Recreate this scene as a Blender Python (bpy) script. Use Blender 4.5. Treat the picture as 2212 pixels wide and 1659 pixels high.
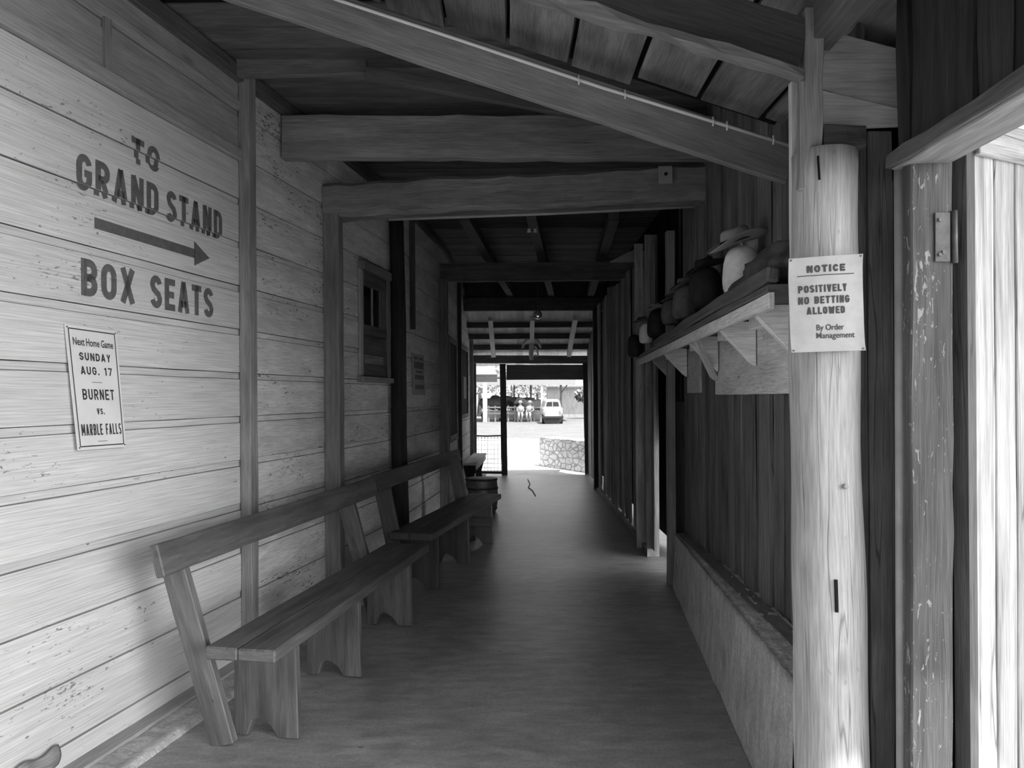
import bpy, bmesh, math, random
from mathutils import Vector, Matrix, noise
rnd = random.Random(11)
for o in list(bpy.data.objects):
    bpy.data.objects.remove(o)
SC = bpy.context.scene
COL = SC.collection
PI = math.pi
V = Vector

# ------------------------------------------------------------------ camera
EYE, FPX, CX, HOR, ROLL = 1.65, 1600.0, 1106.0, 857.0, math.radians(-0.4)
cd = bpy.data.cameras.new('camera')
cam = bpy.data.objects.new('camera', cd)
COL.objects.link(cam)
cd.sensor_width = 36.0
cd.lens = 36.0 * FPX / 2212.0
cd.shift_y = (HOR - 829.5) / 2212.0
cd.clip_start, cd.clip_end = 0.05, 400
cam.matrix_world = Matrix.Translation((0, 0, EYE)) @ Matrix.Rotation(PI / 2, 4, 'X') @ Matrix.Rotation(ROLL, 4, 'Z')
SC.camera = cam

# ------------------------------------------------------------------ world, sun, exposure
SUN_AZ, SUN_EL = math.radians(-52), math.radians(66)      # azimuth measured from +X towards +Y
wd = bpy.data.worlds.new('sky')
SC.world = wd
wd.use_nodes = True
wt = wd.node_tree
wt.nodes.clear()
w_out = wt.nodes.new('ShaderNodeOutputWorld')
w_bg = wt.nodes.new('ShaderNodeBackground')
w_tc = wt.nodes.new('ShaderNodeTexCoord')
w_dot = wt.nodes.new('ShaderNodeVectorMath'); w_dot.operation = 'DOT_PRODUCT'
GLOW_AZ, GLOW_EL = math.radians(-41), math.radians(5)
glow_dir = V((math.cos(GLOW_AZ) * math.cos(GLOW_EL), math.sin(GLOW_AZ) * math.cos(GLOW_EL), math.sin(GLOW_EL)))
w_dot.inputs[1].default_value = glow_dir
w_map = wt.nodes.new('ShaderNodeValToRGB')                 # hazy sky with an added low glow near right to light the passage
cr_ = w_map.color_ramp
cr_.elements[0].position = 0.30; cr_.elements[0].color = (.08, .08, .08, 1)
cr_.elements[1].position = 0.995; cr_.elements[1].color = (1, 1, 1, 1)
for p_, c_ in ((0.74, .07), (0.83, .18), (0.93, .18), (0.97, .22), (0.985, .45)):
    e_ = cr_.elements.new(p_); e_.color = (c_, c_, c_, 1)
w_m = wt.nodes.new('ShaderNodeMath'); w_m.operation = 'MULTIPLY_ADD'
w_m.inputs[1].default_value = 0.5; w_m.inputs[2].default_value = 0.5
wt.links.new(w_tc.outputs['Generated'], w_dot.inputs[0])
wt.links.new(w_dot.outputs['Value'], w_m.inputs[0])
wt.links.new(w_m.outputs[0], w_map.inputs['Fac'])
wt.links.new(w_map.outputs['Color'], w_bg.inputs['Color'])
w_bg.inputs['Strength'].default_value = 17.0
wt.links.new(w_bg.outputs[0], w_out.inputs[0])

sd = bpy.data.lights.new('sun', 'SUN')
sd.energy = 8.0
sd.angle = math.radians(0.6)
sun = bpy.data.objects.new('sun', sd)
COL.objects.link(sun)
sdir = V((math.cos(SUN_AZ) * math.cos(SUN_EL), math.sin(SUN_AZ) * math.cos(SUN_EL), math.sin(SUN_EL)))
sun.rotation_euler = sdir.to_track_quat('Z', 'Y').to_euler()
sun.location = (6, -8, 14)

SC.view_settings.view_transform = 'Standard'
SC.view_settings.look = 'None'
SC.view_settings.exposure = 0.15
SC.view_settings.gamma = 1.0
SC.view_settings.use_curve_mapping = False
SC.cycles.use_denoising = True
SC.cycles.max_bounces = 12
SC.cycles.diffuse_bounces = 8

# ------------------------------------------------------------------ photo point -> place
_r = V((math.cos(ROLL), 0, math.sin(ROLL)))
_u = V((-math.sin(ROLL), 0, math.cos(ROLL)))
def ray(px, py):
    return V((0, 1, 0)) + _r * ((px - CX) / FPX) - _u * ((py - HOR) / FPX)
def at(px, py, Y):
    return V((0, 0, EYE)) + ray(px, py) * Y
def on_floor(px, py, z=0.0):
    d = ray(px, py)
    return V((0, 0, EYE)) + d * ((z - EYE) / d.z)

# ------------------------------------------------------------------ materials
MATS = {}
def nodes(name, rough=0.85, spec=0.25):
    m = bpy.data.materials.new(name)
    m.use_nodes = True
    nt = m.node_tree
    b = nt.nodes['Principled BSDF']
    b.inputs['Roughness'].default_value = rough
    b.inputs['Specular IOR Level'].default_value = spec
    MATS[name] = m
    return m, nt, b
def N(nt, t, **kw):
    n = nt.nodes.new(t)
    for k, v in kw.items():
        setattr(n, k, v)
    return n
def mapped(nt, vec, scale):
    mp = N(nt, 'ShaderNodeMapping')
    mp.inputs['Scale'].default_value = scale
    nt.links.new(vec, mp.inputs['Vector'])
    return mp.outputs[0]
def noise_n(nt, vec, scale=1.0, detail=4.0, rough=0.55, dist=0.0):
    n = N(nt, 'ShaderNodeTexNoise')
    n.inputs['Scale'].default_value = scale
    n.inputs['Detail'].default_value = detail
    n.inputs['Roughness'].default_value = rough
    n.inputs['Distortion'].default_value = dist
    nt.links.new(vec, n.inputs['Vector'])
    return n.outputs['Fac']
def mr(nt, val, a, b, c, d):
    n = N(nt, 'ShaderNodeMapRange')
    n.inputs[1].default_value, n.inputs[2].default_value = a, b
    n.inputs[3].default_value, n.inputs[4].default_value = c, d
    nt.links.new(val, n.inputs[0])
    return n.outputs[0]
def mth(nt, op, a, b=None):
    n = N(nt, 'ShaderNodeMath', operation=op)
    for i, x in enumerate((a, b)):
        if x is None:
            continue
        if isinstance(x, (int, float)):
            n.inputs[i].default_value = x
        else:
            nt.links.new(x, n.inputs[i])
    return n.outputs[0]
def grey_mix(nt, fac, a, b):
    """a + (b - a) * fac on plain values"""
    n = N(nt, 'ShaderNodeMix', data_type='FLOAT')
    n.clamp_factor = True
    for i, x in ((0, fac), (2, a), (3, b)):
        if isinstance(x, (int, float)):
            n.inputs[i].default_value = x
        else:
            nt.links.new(x, n.inputs[i])
    return n.outputs[0]
def finish(nt, b, val, bump=None, strength=0.3, dist=0.01):
    c = N(nt, 'ShaderNodeCombineColor')
    for i in range(3):
        nt.links.new(val, c.inputs[i])
    nt.links.new(c.outputs[0], b.inputs['Base Color'])
    if bump is not None:
        bp = N(nt, 'ShaderNodeBump')
        bp.inputs['Strength'].default_value = strength
        bp.inputs['Distance'].default_value = dist
        nt.links.new(bump, bp.inputs['Height'])
        nt.links.new(bp.outputs[0], b.inputs['Normal'])
def wood(name, lo, hi, rough=0.85, bump=0.35, gu=1.3, gv=26.0, knots=0.0, flecks=0.0, fleck=0.05, blotch=0.25, spec=0.2, cracks=0.0):
    """boards with the grain along U: grain streaks, fine fibres, stains, knots, peeled flecks, drying cracks"""
    m, nt, b = nodes(name, rough, spec)
    uv = N(nt, 'ShaderNodeUVMap').outputs[0]
    tone = N(nt, 'ShaderNodeAttribute', attribute_name='tone').outputs['Fac']
    wob = noise_n(nt, mapped(nt, uv, (1.1, 3.0, 1)), 1.0, 2.0)
    g1 = noise_n(nt, mapped(nt, uv, (gu, gv, 1)), 1.0, 5.0, 0.6, 0.6)
    g2 = noise_n(nt, mapped(nt, uv, (gu * 5, gv * 7, 1)), 1.0, 3.0, 0.6)
    bl = noise_n(nt, mapped(nt, uv, (1.6, 5.0, 1)), 1.0, 4.0, 0.6)
    f = mr(nt, g1, 0.3, 0.7, 0.0, 1.0)
    val = grey_mix(nt, f, lo, hi)
    val = mth(nt, 'MULTIPLY', val, mr(nt, g2, 0.3, 0.7, 0.76, 1.2))
    val = mth(nt, 'MULTIPLY', val, mr(nt, bl, 0.3, 0.7, 1 - blotch, 1 + blotch))
    val = mth(nt, 'MULTIPLY', val, tone)
    hgt = mth(nt, 'ADD', mth(nt, 'MULTIPLY', g1, 0.7), mth(nt, 'MULTIPLY', g2, 0.35))
    if knots:
        vo = N(nt, 'ShaderNodeTexVoronoi', feature='F1')
        vo.inputs['Scale'].default_value = 1.0
        nt.links.new(mapped(nt, uv, (1.5, 4.0, 1)), vo.inputs['Vector'])
        k = mr(nt, vo.outputs['Distance'], 0.03, 0.11, 1.0, 0.0)
        val = grey_mix(nt, mth(nt, 'MULTIPLY', k, knots), val, lo * 0.35)
    if cracks:
        c = noise_n(nt, mapped(nt, uv, (0.55, 17.0, 1)), 1.0, 2.0, 0.5, 0.25)
        k = mr(nt, mth(nt, 'ABSOLUTE', mth(nt, 'SUBTRACT', c, 0.5)), 0.0, 0.012, 1.0, 0.0)
        k = mth(nt, 'MULTIPLY', k, mr(nt, wob, 0.45, 0.55, 0.0, 1.0))
        k = mth(nt, 'MULTIPLY', k, cracks)
        val = grey_mix(nt, k, val, lo * 0.25)
        hgt = mth(nt, 'SUBTRACT', hgt, mth(nt, 'MULTIPLY', k, 0.6))
    if flecks:
        p1 = noise_n(nt, mapped(nt, uv, (20, 64, 1)), 1.0, 4.0, 0.65, 0.8)
        p2 = noise_n(nt, mapped(nt, uv, (1.4, 3.2, 1)), 1.0, 3.0, 0.6)
        p = mth(nt, 'ADD', p1, mth(nt, 'MULTIPLY', mth(nt, 'SUBTRACT', p2, 0.5), 0.55))
        k = mr(nt, p, 0.735 - flecks * 0.12, 0.765 - flecks * 0.12, 0.0, 0.85)
        vo = N(nt, 'ShaderNodeTexVoronoi', feature='F1')
        vo.inputs['Scale'].default_value = 1.0
        nt.links.new(mapped(nt, uv, (5.0, 9.0, 1)), vo.inputs['Vector'])
        k2 = mr(nt, vo.outputs['Distance'], 0.035, 0.06, 0.8, 0.0)
        k = mth(nt, 'MAXIMUM', k, k2)
        val = grey_mix(nt, k, val, fleck)
        hgt = mth(nt, 'SUBTRACT', hgt, mth(nt, 'MULTIPLY', k, 0.5))
    finish(nt, b, val, hgt, bump, 0.012)
    return m
def solid(name, g, rough=0.8, spec=0.3, metal=0.0, var=0.12, sc=9.0, bump=0.15, em=0.0):
    m, nt, b = nodes(name, rough, spec)
    b.inputs['Metallic'].default_value = metal
    tc = N(nt, 'ShaderNodeTexCoord').outputs['Object']
    n1 = noise_n(nt, tc, sc, 5.0, 0.6)
    tone = N(nt, 'ShaderNodeAttribute', attribute_name='tone').outputs['Fac']
    val = mth(nt, 'MULTIPLY', mr(nt, n1, 0.3, 0.7, g * (1 - var), g * (1 + var)), tone)
    finish(nt, b, val, n1, bump, 0.01)
    return m
def rough_ground(name, lo, hi, sc=2.0, fine=60.0, rough=0.95, bump=0.4, specks=0.0, spec=0.1):
    m, nt, b = nodes(name, rough, spec)
    tc = N(nt, 'ShaderNodeTexCoord').outputs['Object']
    n1 = noise_n(nt, tc, sc, 6.0, 0.6)
    n2 = noise_n(nt, tc, fine, 4.0, 0.7)
    n3 = noise_n(nt, mapped(nt, tc, (3.0, 9.0, 3.0)), 1.6, 5.0, 0.65, 0.4)
    val = grey_mix(nt, mr(nt, n1, 0.3, 0.7, 0, 1), lo, hi)
    val = mth(nt, 'MULTIPLY', val, mr(nt, n2, 0.3, 0.7, 0.78, 1.2))
    val = mth(nt, 'MULTIPLY', val, mr(nt, n3, 0.3, 0.7, 0.72, 1.3))
    if specks:
        vo = N(nt, 'ShaderNodeTexVoronoi', feature='F1')
        vo.inputs['Scale'].default_value = 1.0
        nt.links.new(mapped(nt, tc, (4.5, 8.0, 4)), vo.inputs['Vector'])
        k = mr(nt, vo.outputs['Distance'], 0.05, 0.1, specks, 0.0)
        val = grey_mix(nt, mth(nt, 'MULTIPLY', k, mr(nt, n1, 0.45, 0.6, 0, 1)), val, lo * 0.3)
    finish(nt, b, val, mth(nt, 'ADD', n2, mth(nt, 'MULTIPLY', n1, 1.5)), bump, 0.02)
    return m

wood('paint_pale', 0.505, 0.555, 0.7, 0.12, knots=0.0, flecks=0.45, fleck=0.14, blotch=0.05, gu=.6, gv=20)
wood('paint_worn', 0.58, 0.70, 0.8, 0.3, knots=0.25, flecks=0.75, fleck=0.10, blotch=0.20, gv=18)
wood('paint_dim', 0.60, 0.72, 0.8, 0.15, flecks=0.25, fleck=0.08, blotch=0.12, gv=16)
wood('bare_board', 0.28, 0.36, 0.85, 0.2, knots=0.5, blotch=0.15, gv=20)
wood('stud_wood', 0.17, 0.28, 0.8, 0.3, knots=0.6, blotch=0.25, gv=30)
wood('dark_wood', 0.07, 0.13, 0.85, 0.35, knots=0.6, blotch=0.3, cracks=0.5)
wood('black_wood', 0.02, 0.045, 0.85, 0.3, blotch=0.3)
wood('beam_wood', 0.20, 0.32, 0.85, 0.4, knots=0.8, blotch=0.25, cracks=0.5, gv=18)
wood('rafter_wood', 0.145, 0.22, 0.85, 0.2, knots=0.4, blotch=0.2, gv=16)
wood('roof_board', 0.12, 0.22, 0.85, 0.2, knots=0.5, blotch=0.35, gv=14)
wood('fence_wood', 0.11, 0.20, 0.85, 0.5, knots=0.5, blotch=0.35, cracks=0.8, gv=34)
wood('fence_far', 0.22, 0.36, 0.85, 0.4, knots=0.4, blotch=0.35, cracks=0.5, gv=28)
wood('log_wood', 0.33, 0.46, 0.8, 0.35, knots=0.5, flecks=0.12, fleck=0.3, blotch=0.10, gv=16, cracks=0.6)
wood('weathered', 0.075, 0.16, 0.85, 0.5, flecks=0.8, fleck=0.30, blotch=0.2, gv=30, cracks=0.5)
wood('door_board', 0.20, 0.46, 0.8, 0.5, knots=0.7, blotch=0.15, gv=30, cracks=0.7)
wood('bench_wood', 0.07, 0.14, 0.6, 0.3, knots=0.4, blotch=0.35, gv=22, spec=0.4, cracks=0.3, flecks=0.15, fleck=0.05)
wood('bench_dark', 0.10, 0.16, 0.7, 0.25, knots=0.3, blotch=0.25, gv=22, spec=0.3)
wood('gusset_wood', 0.42, 0.54, 0.85, 0.3, knots=0.3, blotch=0.15, gv=20)
wood('shelf_pale', 0.74, 0.85, 0.8, 0.2, knots=0.2, flecks=0.35, fleck=0.12, blotch=0.2, gv=14)
wood('far_pale', 0.72, 0.84, 0.85, 0.2, blotch=0.2)
wood('yard_pale', 0.24, 0.32, 0.85, 0.2, blotch=0.2)
wood('far_grey', 0.16, 0.22, 0.85, 0.2, blotch=0.2)
rough_ground('concrete', 0.20, 0.30, 1.6, 70.0, 0.36, 0.15, specks=0.7, spec=0.5)
rough_ground('rubble', 0.40, 0.54, 5.0, 60.0, 0.95, 0.8)
rough_ground('gravel', 0.17, 0.22, 0.8, 20.0, 0.95, 0.3)
rough_ground('bounce_slab_pale', 0.6, 0.7, 1.0, 30.0, 0.95, 0.2)
rough_ground('apron_paving', 0.42, 0.5, 1.0, 30.0, 0.95, 0.2)
rough_ground('stone_cap', 0.46, 0.62, 6.0, 50.0, 0.95, 0.7)
solid('sign_metal', 0.62, 0.55, 0.35, var=0.06, sc=6, bump=0.1)
solid('notice_metal', 0.31, 0.5, 0.4, var=0.12, sc=12, bump=0.25)
solid('ink', 0.045, 0.7, 0.2, var=0.15, sc=30, bump=0.0)
solid('paint_ink', 0.11, 0.75, 0.2, var=0.2, sc=25, bump=0.05)
solid('faint_ink', 0.16, 0.8, 0.1, var=0.3, sc=40, bump=0.0)
solid('paper', 0.40, 0.9, 0.1, var=0.12, sc=14, bump=0.2)
solid('iron', 0.10, 0.55, 0.4, metal=0.6, var=0.3, sc=20)
solid('rust', 0.13, 0.8, 0.2, var=0.3, sc=25, bump=0.3)
solid('pipe', 0.30, 0.5, 0.4, var=0.15, sc=10, bump=0.05)
solid('wire', 0.16, 0.6, 0.3, metal=0.4, var=0.1)
solid('white_cloth', 0.8, 0.95, 0.05, var=0.14, sc=14, bump=0.5)
solid('pale_felt', 0.30, 0.9, 0.1, var=0.1, sc=12, bump=0.3)
solid('grey_cloth', 0.12, 0.95, 0.05, var=0.25, sc=16, bump=0.6)
solid('black_cloth', 0.02, 0.7, 0.3, var=0.4, sc=14, bump=0.6)
solid('leather', 0.07, 0.6, 0.35, var=0.5, sc=12, bump=0.8)
solid('keg_metal', 0.22, 0.45, 0.5, metal=0.3, var=0.3, sc=10, bump=0.2)
solid('bone', 0.85, 0.7, 0.3, var=0.08)
solid('white_paint', 0.36, 0.4, 0.5, var=0.03, bump=0.0)
solid('rubber', 0.03, 0.7, 0.3)
solid('black_hide', 0.045, 0.7, 0.3, var=0.4, sc=4)
solid('grey_hide', 0.16, 0.8, 0.2, var=0.2, sc=3)
solid('skin', 0.30, 0.7, 0.3, var=0.05)
solid('shirt', 0.36, 0.9, 0.1, var=0.05)
solid('denim', 0.12, 0.9, 0.1, var=0.2)
solid('leaf', 0.2, 0.8, 0.3, var=0.4, sc=2)
solid('bark', 0.10, 0.9, 0.1, var=0.3)
solid('yard_tin', 0.27, 0.5, 0.3, var=0.06)
solid('tin_roof', 0.60, 0.5, 0.4, var=0.06)
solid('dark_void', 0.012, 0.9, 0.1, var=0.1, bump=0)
solid('porcelain', 0.7, 0.3, 0.5, var=0.03, bump=0)
m_, nt_, b_ = nodes('pane_glass', 0.12, 0.5)
b_.inputs['Base Color'].default_value = (.01, .01, .01, 1)
m_, nt_, b_ = nodes('bulb_glass', 0.05, 0.5)
b_.inputs['Base Color'].default_value = (.9, .9, .9, 1)
b_.inputs['Transmission Weight'].default_value = 0.85
# stone wall: mortared rubble
m_, nt_, b_ = nodes('stone', 0.95, 0.1)
tc_ = N(nt_, 'ShaderNodeTexCoord').outputs['Object']
vo_ = N(nt_, 'ShaderNodeTexVoronoi', feature='DISTANCE_TO_EDGE'); vo_.inputs['Scale'].default_value = 1.0
nt_.links.new(mapped(nt_, tc_, (4.5, 4.5, 8.0)), vo_.inputs['Vector'])
n_ = noise_n(nt_, tc_, 9.0, 5.0)
j_ = mr(nt_, vo_.outputs['Distance'], 0.02, 0.09, 0.0, 1.0)
finish(nt_, b_, mth(nt_, 'MULTIPLY', grey_mix(nt_, j_, 0.42, 0.72), mr(nt_, n_, .3, .7, .8, 1.2)), j_, 0.7, 0.03)

# ------------------------------------------------------------------ mesh collector
class MB:
    def __init__(s):
        s.v, s.f, s.uv, s.m, s.t = [], [], [], [], []
    def quadmesh(s, pts, faces, uvs, m=0, tone=1.0):
        b = len(s.v)
        s.v += [V(p) for p in pts]
        for f in faces:
            s.f.append([b + i for i in f])
            s.uv.append([uvs[i] for i in f])
            s.m.append(m)
            s.t.append(tone)
    def face(s, pts, uvs=None, m=0, tone=1.0):
        b = len(s.v)
        s.v += [V(p) for p in pts]
        s.f.append(list(range(b, b + len(pts))))
        s.uv.append(uvs or [(p[0], p[2]) for p in pts])
        s.m.append(m); s.t.append(tone)
    def board(s, p0, p1, w, t, wdir=(0, 0, 1), m=0, tone=None, seg=1, jit=0.0, bow=0.0, taper=1.0):
        """a board from p0 to p1, w wide along wdir, t thick; grain along its length"""
        p0, p1 = V(p0), V(p1)
        a = (p1 - p0); L = a.length; a.normalize()
        wd_ = V(wdir); wd_ = (wd_ - a * wd_.dot(a)).normalized()
        td = a.cross(wd_)
        if tone is None:
            tone = rnd.uniform(0.82, 1.16)
        ou, ov = rnd.uniform(0, 60), rnd.uniform(0, 60)
        b = len(s.v)
        loc = []
        for i in range(seg + 1):
            k = i / seg
            c = p0 + a * (L * k) + td * (bow * math.sin(PI * k))
            ww = w * (1 + (taper - 1) * k)
            for (x, y) in ((-1, -1), (1, -1), (1, 1), (-1, 1)):
                jx, jy = (rnd.uniform(-jit, jit), rnd.uniform(-jit, jit)) if jit else (0, 0)
                s.v.append(c + wd_ * (x * ww / 2 + jx) + td * (y * t / 2 + jy))
                loc.append((L * k, x * ww / 2, y * t / 2))
        def add(ix, ax):
            s.f.append([b + i for i in ix])
            s.uv.append([(loc[i][ax[0]] * (1 if ax[0] == 0 else 3) + ou, loc[i][ax[1]] + ov + (0.37 if ax[1] == 2 else 0)) for i in ix])
            s.m.append(m); s.t.append(tone)
        for i in range(seg):
            q = i * 4
            add((q, q + 4, q + 5, q + 1), (0, 1))
            add((q + 1, q + 5, q + 6, q + 2), (0, 2))
            add((q + 2, q + 6, q + 7, q + 3), (0, 1))
            add((q + 3, q + 7, q + 4, q), (0, 2))
        add((0, 1, 2, 3), (1, 2))
        q = seg * 4
        add((q + 3, q + 2, q + 1, q), (1, 2))
    def prism(s, poly, o, ax, ay, depth, m=0, tone=None, grain='x'):
        """polygon in the plane (ax, ay) at o, extruded by the vector depth"""
        o, ax, ay, d = V(o), V(ax), V(ay), V(depth)
        if tone is None:
            tone = rnd.uniform(0.85, 1.12)
        ou, ov = rnd.uniform(0, 60), rnd.uniform(0, 60)
        n = len(poly)
        b = len(s.v)
        for k in (0, 1):
            for (x, y) in poly:
                s.v.append(o + ax * x + ay * y + d * k)
        g = (lambda p: (p[0] + ou, p[1] + ov)) if grain == 'x' else (lambda p: (p[1] + ou, p[0] + ov))
        for k, order in ((0, range(n - 1, -1, -1)), (1, range(n))):
            ids = list(order)
            s.f.append([b + k * n + i for i in ids]); s.uv.append([g(poly[i]) for i in ids]); s.m.append(m); s.t.append(tone)
        dl = d.length
        for i in range(n):
            j = (i + 1) % n
            L = math.hypot(poly[j][0] - poly[i][0], poly[j][1] - poly[i][1])
            s.f.append([b + i, b + j, b + n + j, b + n + i])
            s.uv.append([(ou, ov), (ou + L, ov), (ou + L, ov + dl), (ou, ov + dl)]); s.m.append(m); s.t.append(tone)
    def tube(s, pts, r, n=10, m=0, tone=1.0, cap=True, wob=0.0):
        pts = [V(p) for p in pts]
        rs = r if isinstance(r, (list, tuple)) else [r] * len(pts)
        ou, ov = rnd.uniform(0, 60), rnd.uniform(0, 60)
        b = len(s.v); L = 0; ls = []
        rm = sum(rs) / len(rs)
        t0 = (pts[1] - pts[0]).normalized()
        nrm = t0.orthogonal().normalized()
        ph = rnd.uniform(0, 50)
        for i, p in enumerate(pts):
            if i:
                L += (p - pts[i - 1]).length
            ls.append(L)
            t = (pts[min(i + 1, len(pts) - 1)] - pts[max(i - 1, 0)]).normalized()
            nrm = (nrm - t * nrm.dot(t)).normalized()
            bi = t.cross(nrm)
            for k in range(n):
                a = 2 * PI * k / n
                rr = rs[i] * (1 + wob * noise.noise(V((math.cos(a) * 1.3, math.sin(a) * 1.3, L * 1.2 + ph))))
                s.v.append(p + nrm * math.cos(a) * rr + bi * math.sin(a) * rr)
        for i in range(len(pts) - 1):
            for k in range(n):
                k2 = (k + 1) % n
                s.f.append([b + i * n + k, b + i * n + k2, b + (i + 1) * n + k2, b + (i + 1) * n + k])
                w0, w1 = k / n * 2 * PI * rm, (k + 1) / n * 2 * PI * rm
                s.uv.append([(ls[i] + ou, w0 + ov), (ls[i] + ou, w1 + ov), (ls[i + 1] + ou, w1 + ov), (ls[i + 1] + ou, w0 + ov)])
                s.m.append(m); s.t.append(tone)
        if cap:
            for i, rev in ((0, True), (len(pts) - 1, False)):
                ids = [b + i * n + k for k in range(n)]
                if rev:
                    ids.reverse()
                s.f.append(ids)
                s.uv.append([(3 * rs[i] * math.cos(2 * PI * k / n) + ou, rs[i] * math.sin(2 * PI * k / n) + ov) for k in range(n)])
                s.m.append(m); s.t.append(tone)
    def lathe(s, prof, o, n=20, sx=1.0, sy=1.0, m=0, tone=1.0, fn=None):
        """prof: (radius, z); fn(angle, k, radius, z) -> (radius, z) bends the turned shape"""
        o = V(o); b = len(s.v); k_ = len(prof)
        for i, (r, z) in enumerate(prof):
            for k in range(n):
                a = 2 * PI * k / n
                rr, zz = (r, z) if fn is None else fn(a, i / (k_ - 1), r, z)
                s.v.append(o + V((rr * math.cos(a) * sx, rr * math.sin(a) * sy, zz)))
        for i in range(k_ - 1):
            for k in range(n):
                k2 = (k + 1) % n
                s.f.append([b + i * n + k, b + i * n + k2, b + (i + 1) * n + k2, b + (i + 1) * n + k])
                s.uv.append([(prof[i][1], k / n), (prof[i][1], (k + 1) / n), (prof[i + 1][1], (k + 1) / n), (prof[i + 1][1], k / n)])
                s.m.append(m); s.t.append(tone)
        for i, rev in ((0, True), (k_ - 1, False)):
            if prof[i][0] > 1e-4:
                ids = [b + i * n + k for k in range(n)]
                if rev:
                    ids.reverse()
                s.f.append(ids); s.uv.append([(0, 0)] * n); s.m.append(m); s.t.append(tone)
    def grid(s, fn, nu, nv, m=0, tone=1.0, uv=None):
        b = len(s.v)
        for i in range(nu + 1):
            for j in range(nv + 1):
                s.v.append(V(fn(i / nu, j / nv)))
        for i in range(nu):
            for j in range(nv):
                q = [i * (nv + 1) + j, (i + 1) * (nv + 1) + j, (i + 1) * (nv + 1) + j + 1, i * (nv + 1) + j + 1]
                s.f.append([b + k for k in q])
                s.uv.append([(i / nu, j / nv), ((i + 1) / nu, j / nv), ((i + 1) / nu, (j + 1) / nv), (i / nu, (j + 1) / nv)])
                s.m.append(m); s.t.append(tone)
    def build(s, name, mats, parent=None, bevel=0.0, smooth=False, sub=0, solidify=0.0):
        off = V((0, 0, 0))
        p = parent
        while p is not None:
            off += p.location
            p = p.parent
        me = bpy.data.meshes.new(name)
        me.from_pydata([v - off for v in s.v], [], s.f)
        me.update()
        uvl = me.uv_layers.new(name='UVMap')
        k = 0
        for i, pl in enumerate(me.polygons):
            for li in range(pl.loop_total):
                uvl.data[pl.loop_start + li].uv = s.uv[i][li]
            pl.material_index = s.m[i]
            pl.use_smooth = smooth
        at_ = me.attributes.new('tone', 'FLOAT', 'FACE')
        at_.data.foreach_set('value', s.t)
        for mm in (mats if isinstance(mats, (list, tuple)) else [mats]):
            me.materials.append(MATS[mm])
        o = bpy.data.objects.new(name, me)
        COL.objects.link(o)
        if parent is not None:
            o.parent = parent
        if solidify:
            md = o.modifiers.new('thickness', 'SOLIDIFY'); md.thickness = solidify; md.offset = 0
        if sub:
            md = o.modifiers.new('smooth', 'SUBSURF'); md.levels = sub; md.render_levels = sub
        if bevel:
            md = o.modifiers.new('edge', 'BEVEL'); md.width = bevel; md.segments = 1
            md.limit_method = 'ANGLE'; md.angle_limit = math.radians(50)
        return o

def tag(o, label, cat, group=None, kind='thing'):
    o['label'] = label
    o['category'] = cat
    o['kind'] = kind
    if group:
        o['group'] = group
    return o
def struct(o, kind='structure'):
    o['kind'] = kind
    return o
def thing(name, loc, label, cat, group=None):
    o = bpy.data.objects.new(name, None)
    COL.objects.link(o)
    o.location = V(loc)
    o.empty_display_size = 0.1
    return tag(o, label, cat, group)
def one_board(name, mat, p0, p1, w, t, wdir, label, cat, group=None, seg=6, jit=0.003, tone=1.0, bevel=0.003, bow=0.0):
    m = MB()
    m.board(p0, p1, w, t, wdir, tone=tone, seg=seg, jit=jit, bow=bow)
    return tag(m.build(name, mat, bevel=bevel), label, cat, group)

# ------------------------------------------------------------------ the left wall's plan (it bends to the left bay by bay)
LW = [(-1.2, -2.868), (6.25, -1.43), (7.785, -1.168), (10.1, -0.953), (15.9, -0.852)]
def lwx(Y):
    for (a, xa), (b, xb) in zip(LW, LW[1:]):
        if Y <= b or b == 15.9:
            return xa + (xb - xa) * (Y - a) / (b - a)
def lwdir(Y):
    for (a, xa), (b, xb) in zip(LW, LW[1:]):
        if Y <= b or b == 15.9:
            return V((xb - xa, b - a, 0)).normalized()
def lnorm(Y):
    d = lwdir(Y)
    return V((d.y, -d.x, 0))
def lp(Y, z, off=0.0):
    return V((lwx(Y), Y, z)) + lnorm(Y) * off
def on_left(px, py):
    """where a photo point lies on the left wall: (Y, z)"""
    d = ray(px, py)
    lo, hi = 0.5, 15.9
    for _ in range(50):
        mid = (lo + hi) / 2
        if d.x * mid > lwx(mid):
            lo = mid
        else:
            hi = mid
    return lo, EYE + d.z * lo
# the right wall's plan near the camera
def fx(Y):                       # plank wall behind the low stone wall
    return 1.03 + 0.07125 * Y

def planks(mb, p_of, s0, s1, z0, z1, wmin, wmax, th=.022, jit=.004, zjit=.0, gap=.006, out=0.012, m=0, tl=.75, th_=1.25):
    s = s0
    while s < s1 - .02:
        w = min(rnd.uniform(wmin, wmax), s1 - s)
        a, b = V(p_of(s)), V(p_of(s + w))
        d = (b - a).normalized()
        n = V((d.y, -d.x, 0))
        c = (a + b) / 2 + n * rnd.uniform(-out, out)
        mb.board(V((c.x, c.y, z0 + rnd.uniform(0, zjit))), V((c.x, c.y, z1)), w - gap, th, d, m=m, tone=rnd.uniform(tl, th_), seg=6, jit=jit)
        s += w
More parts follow.
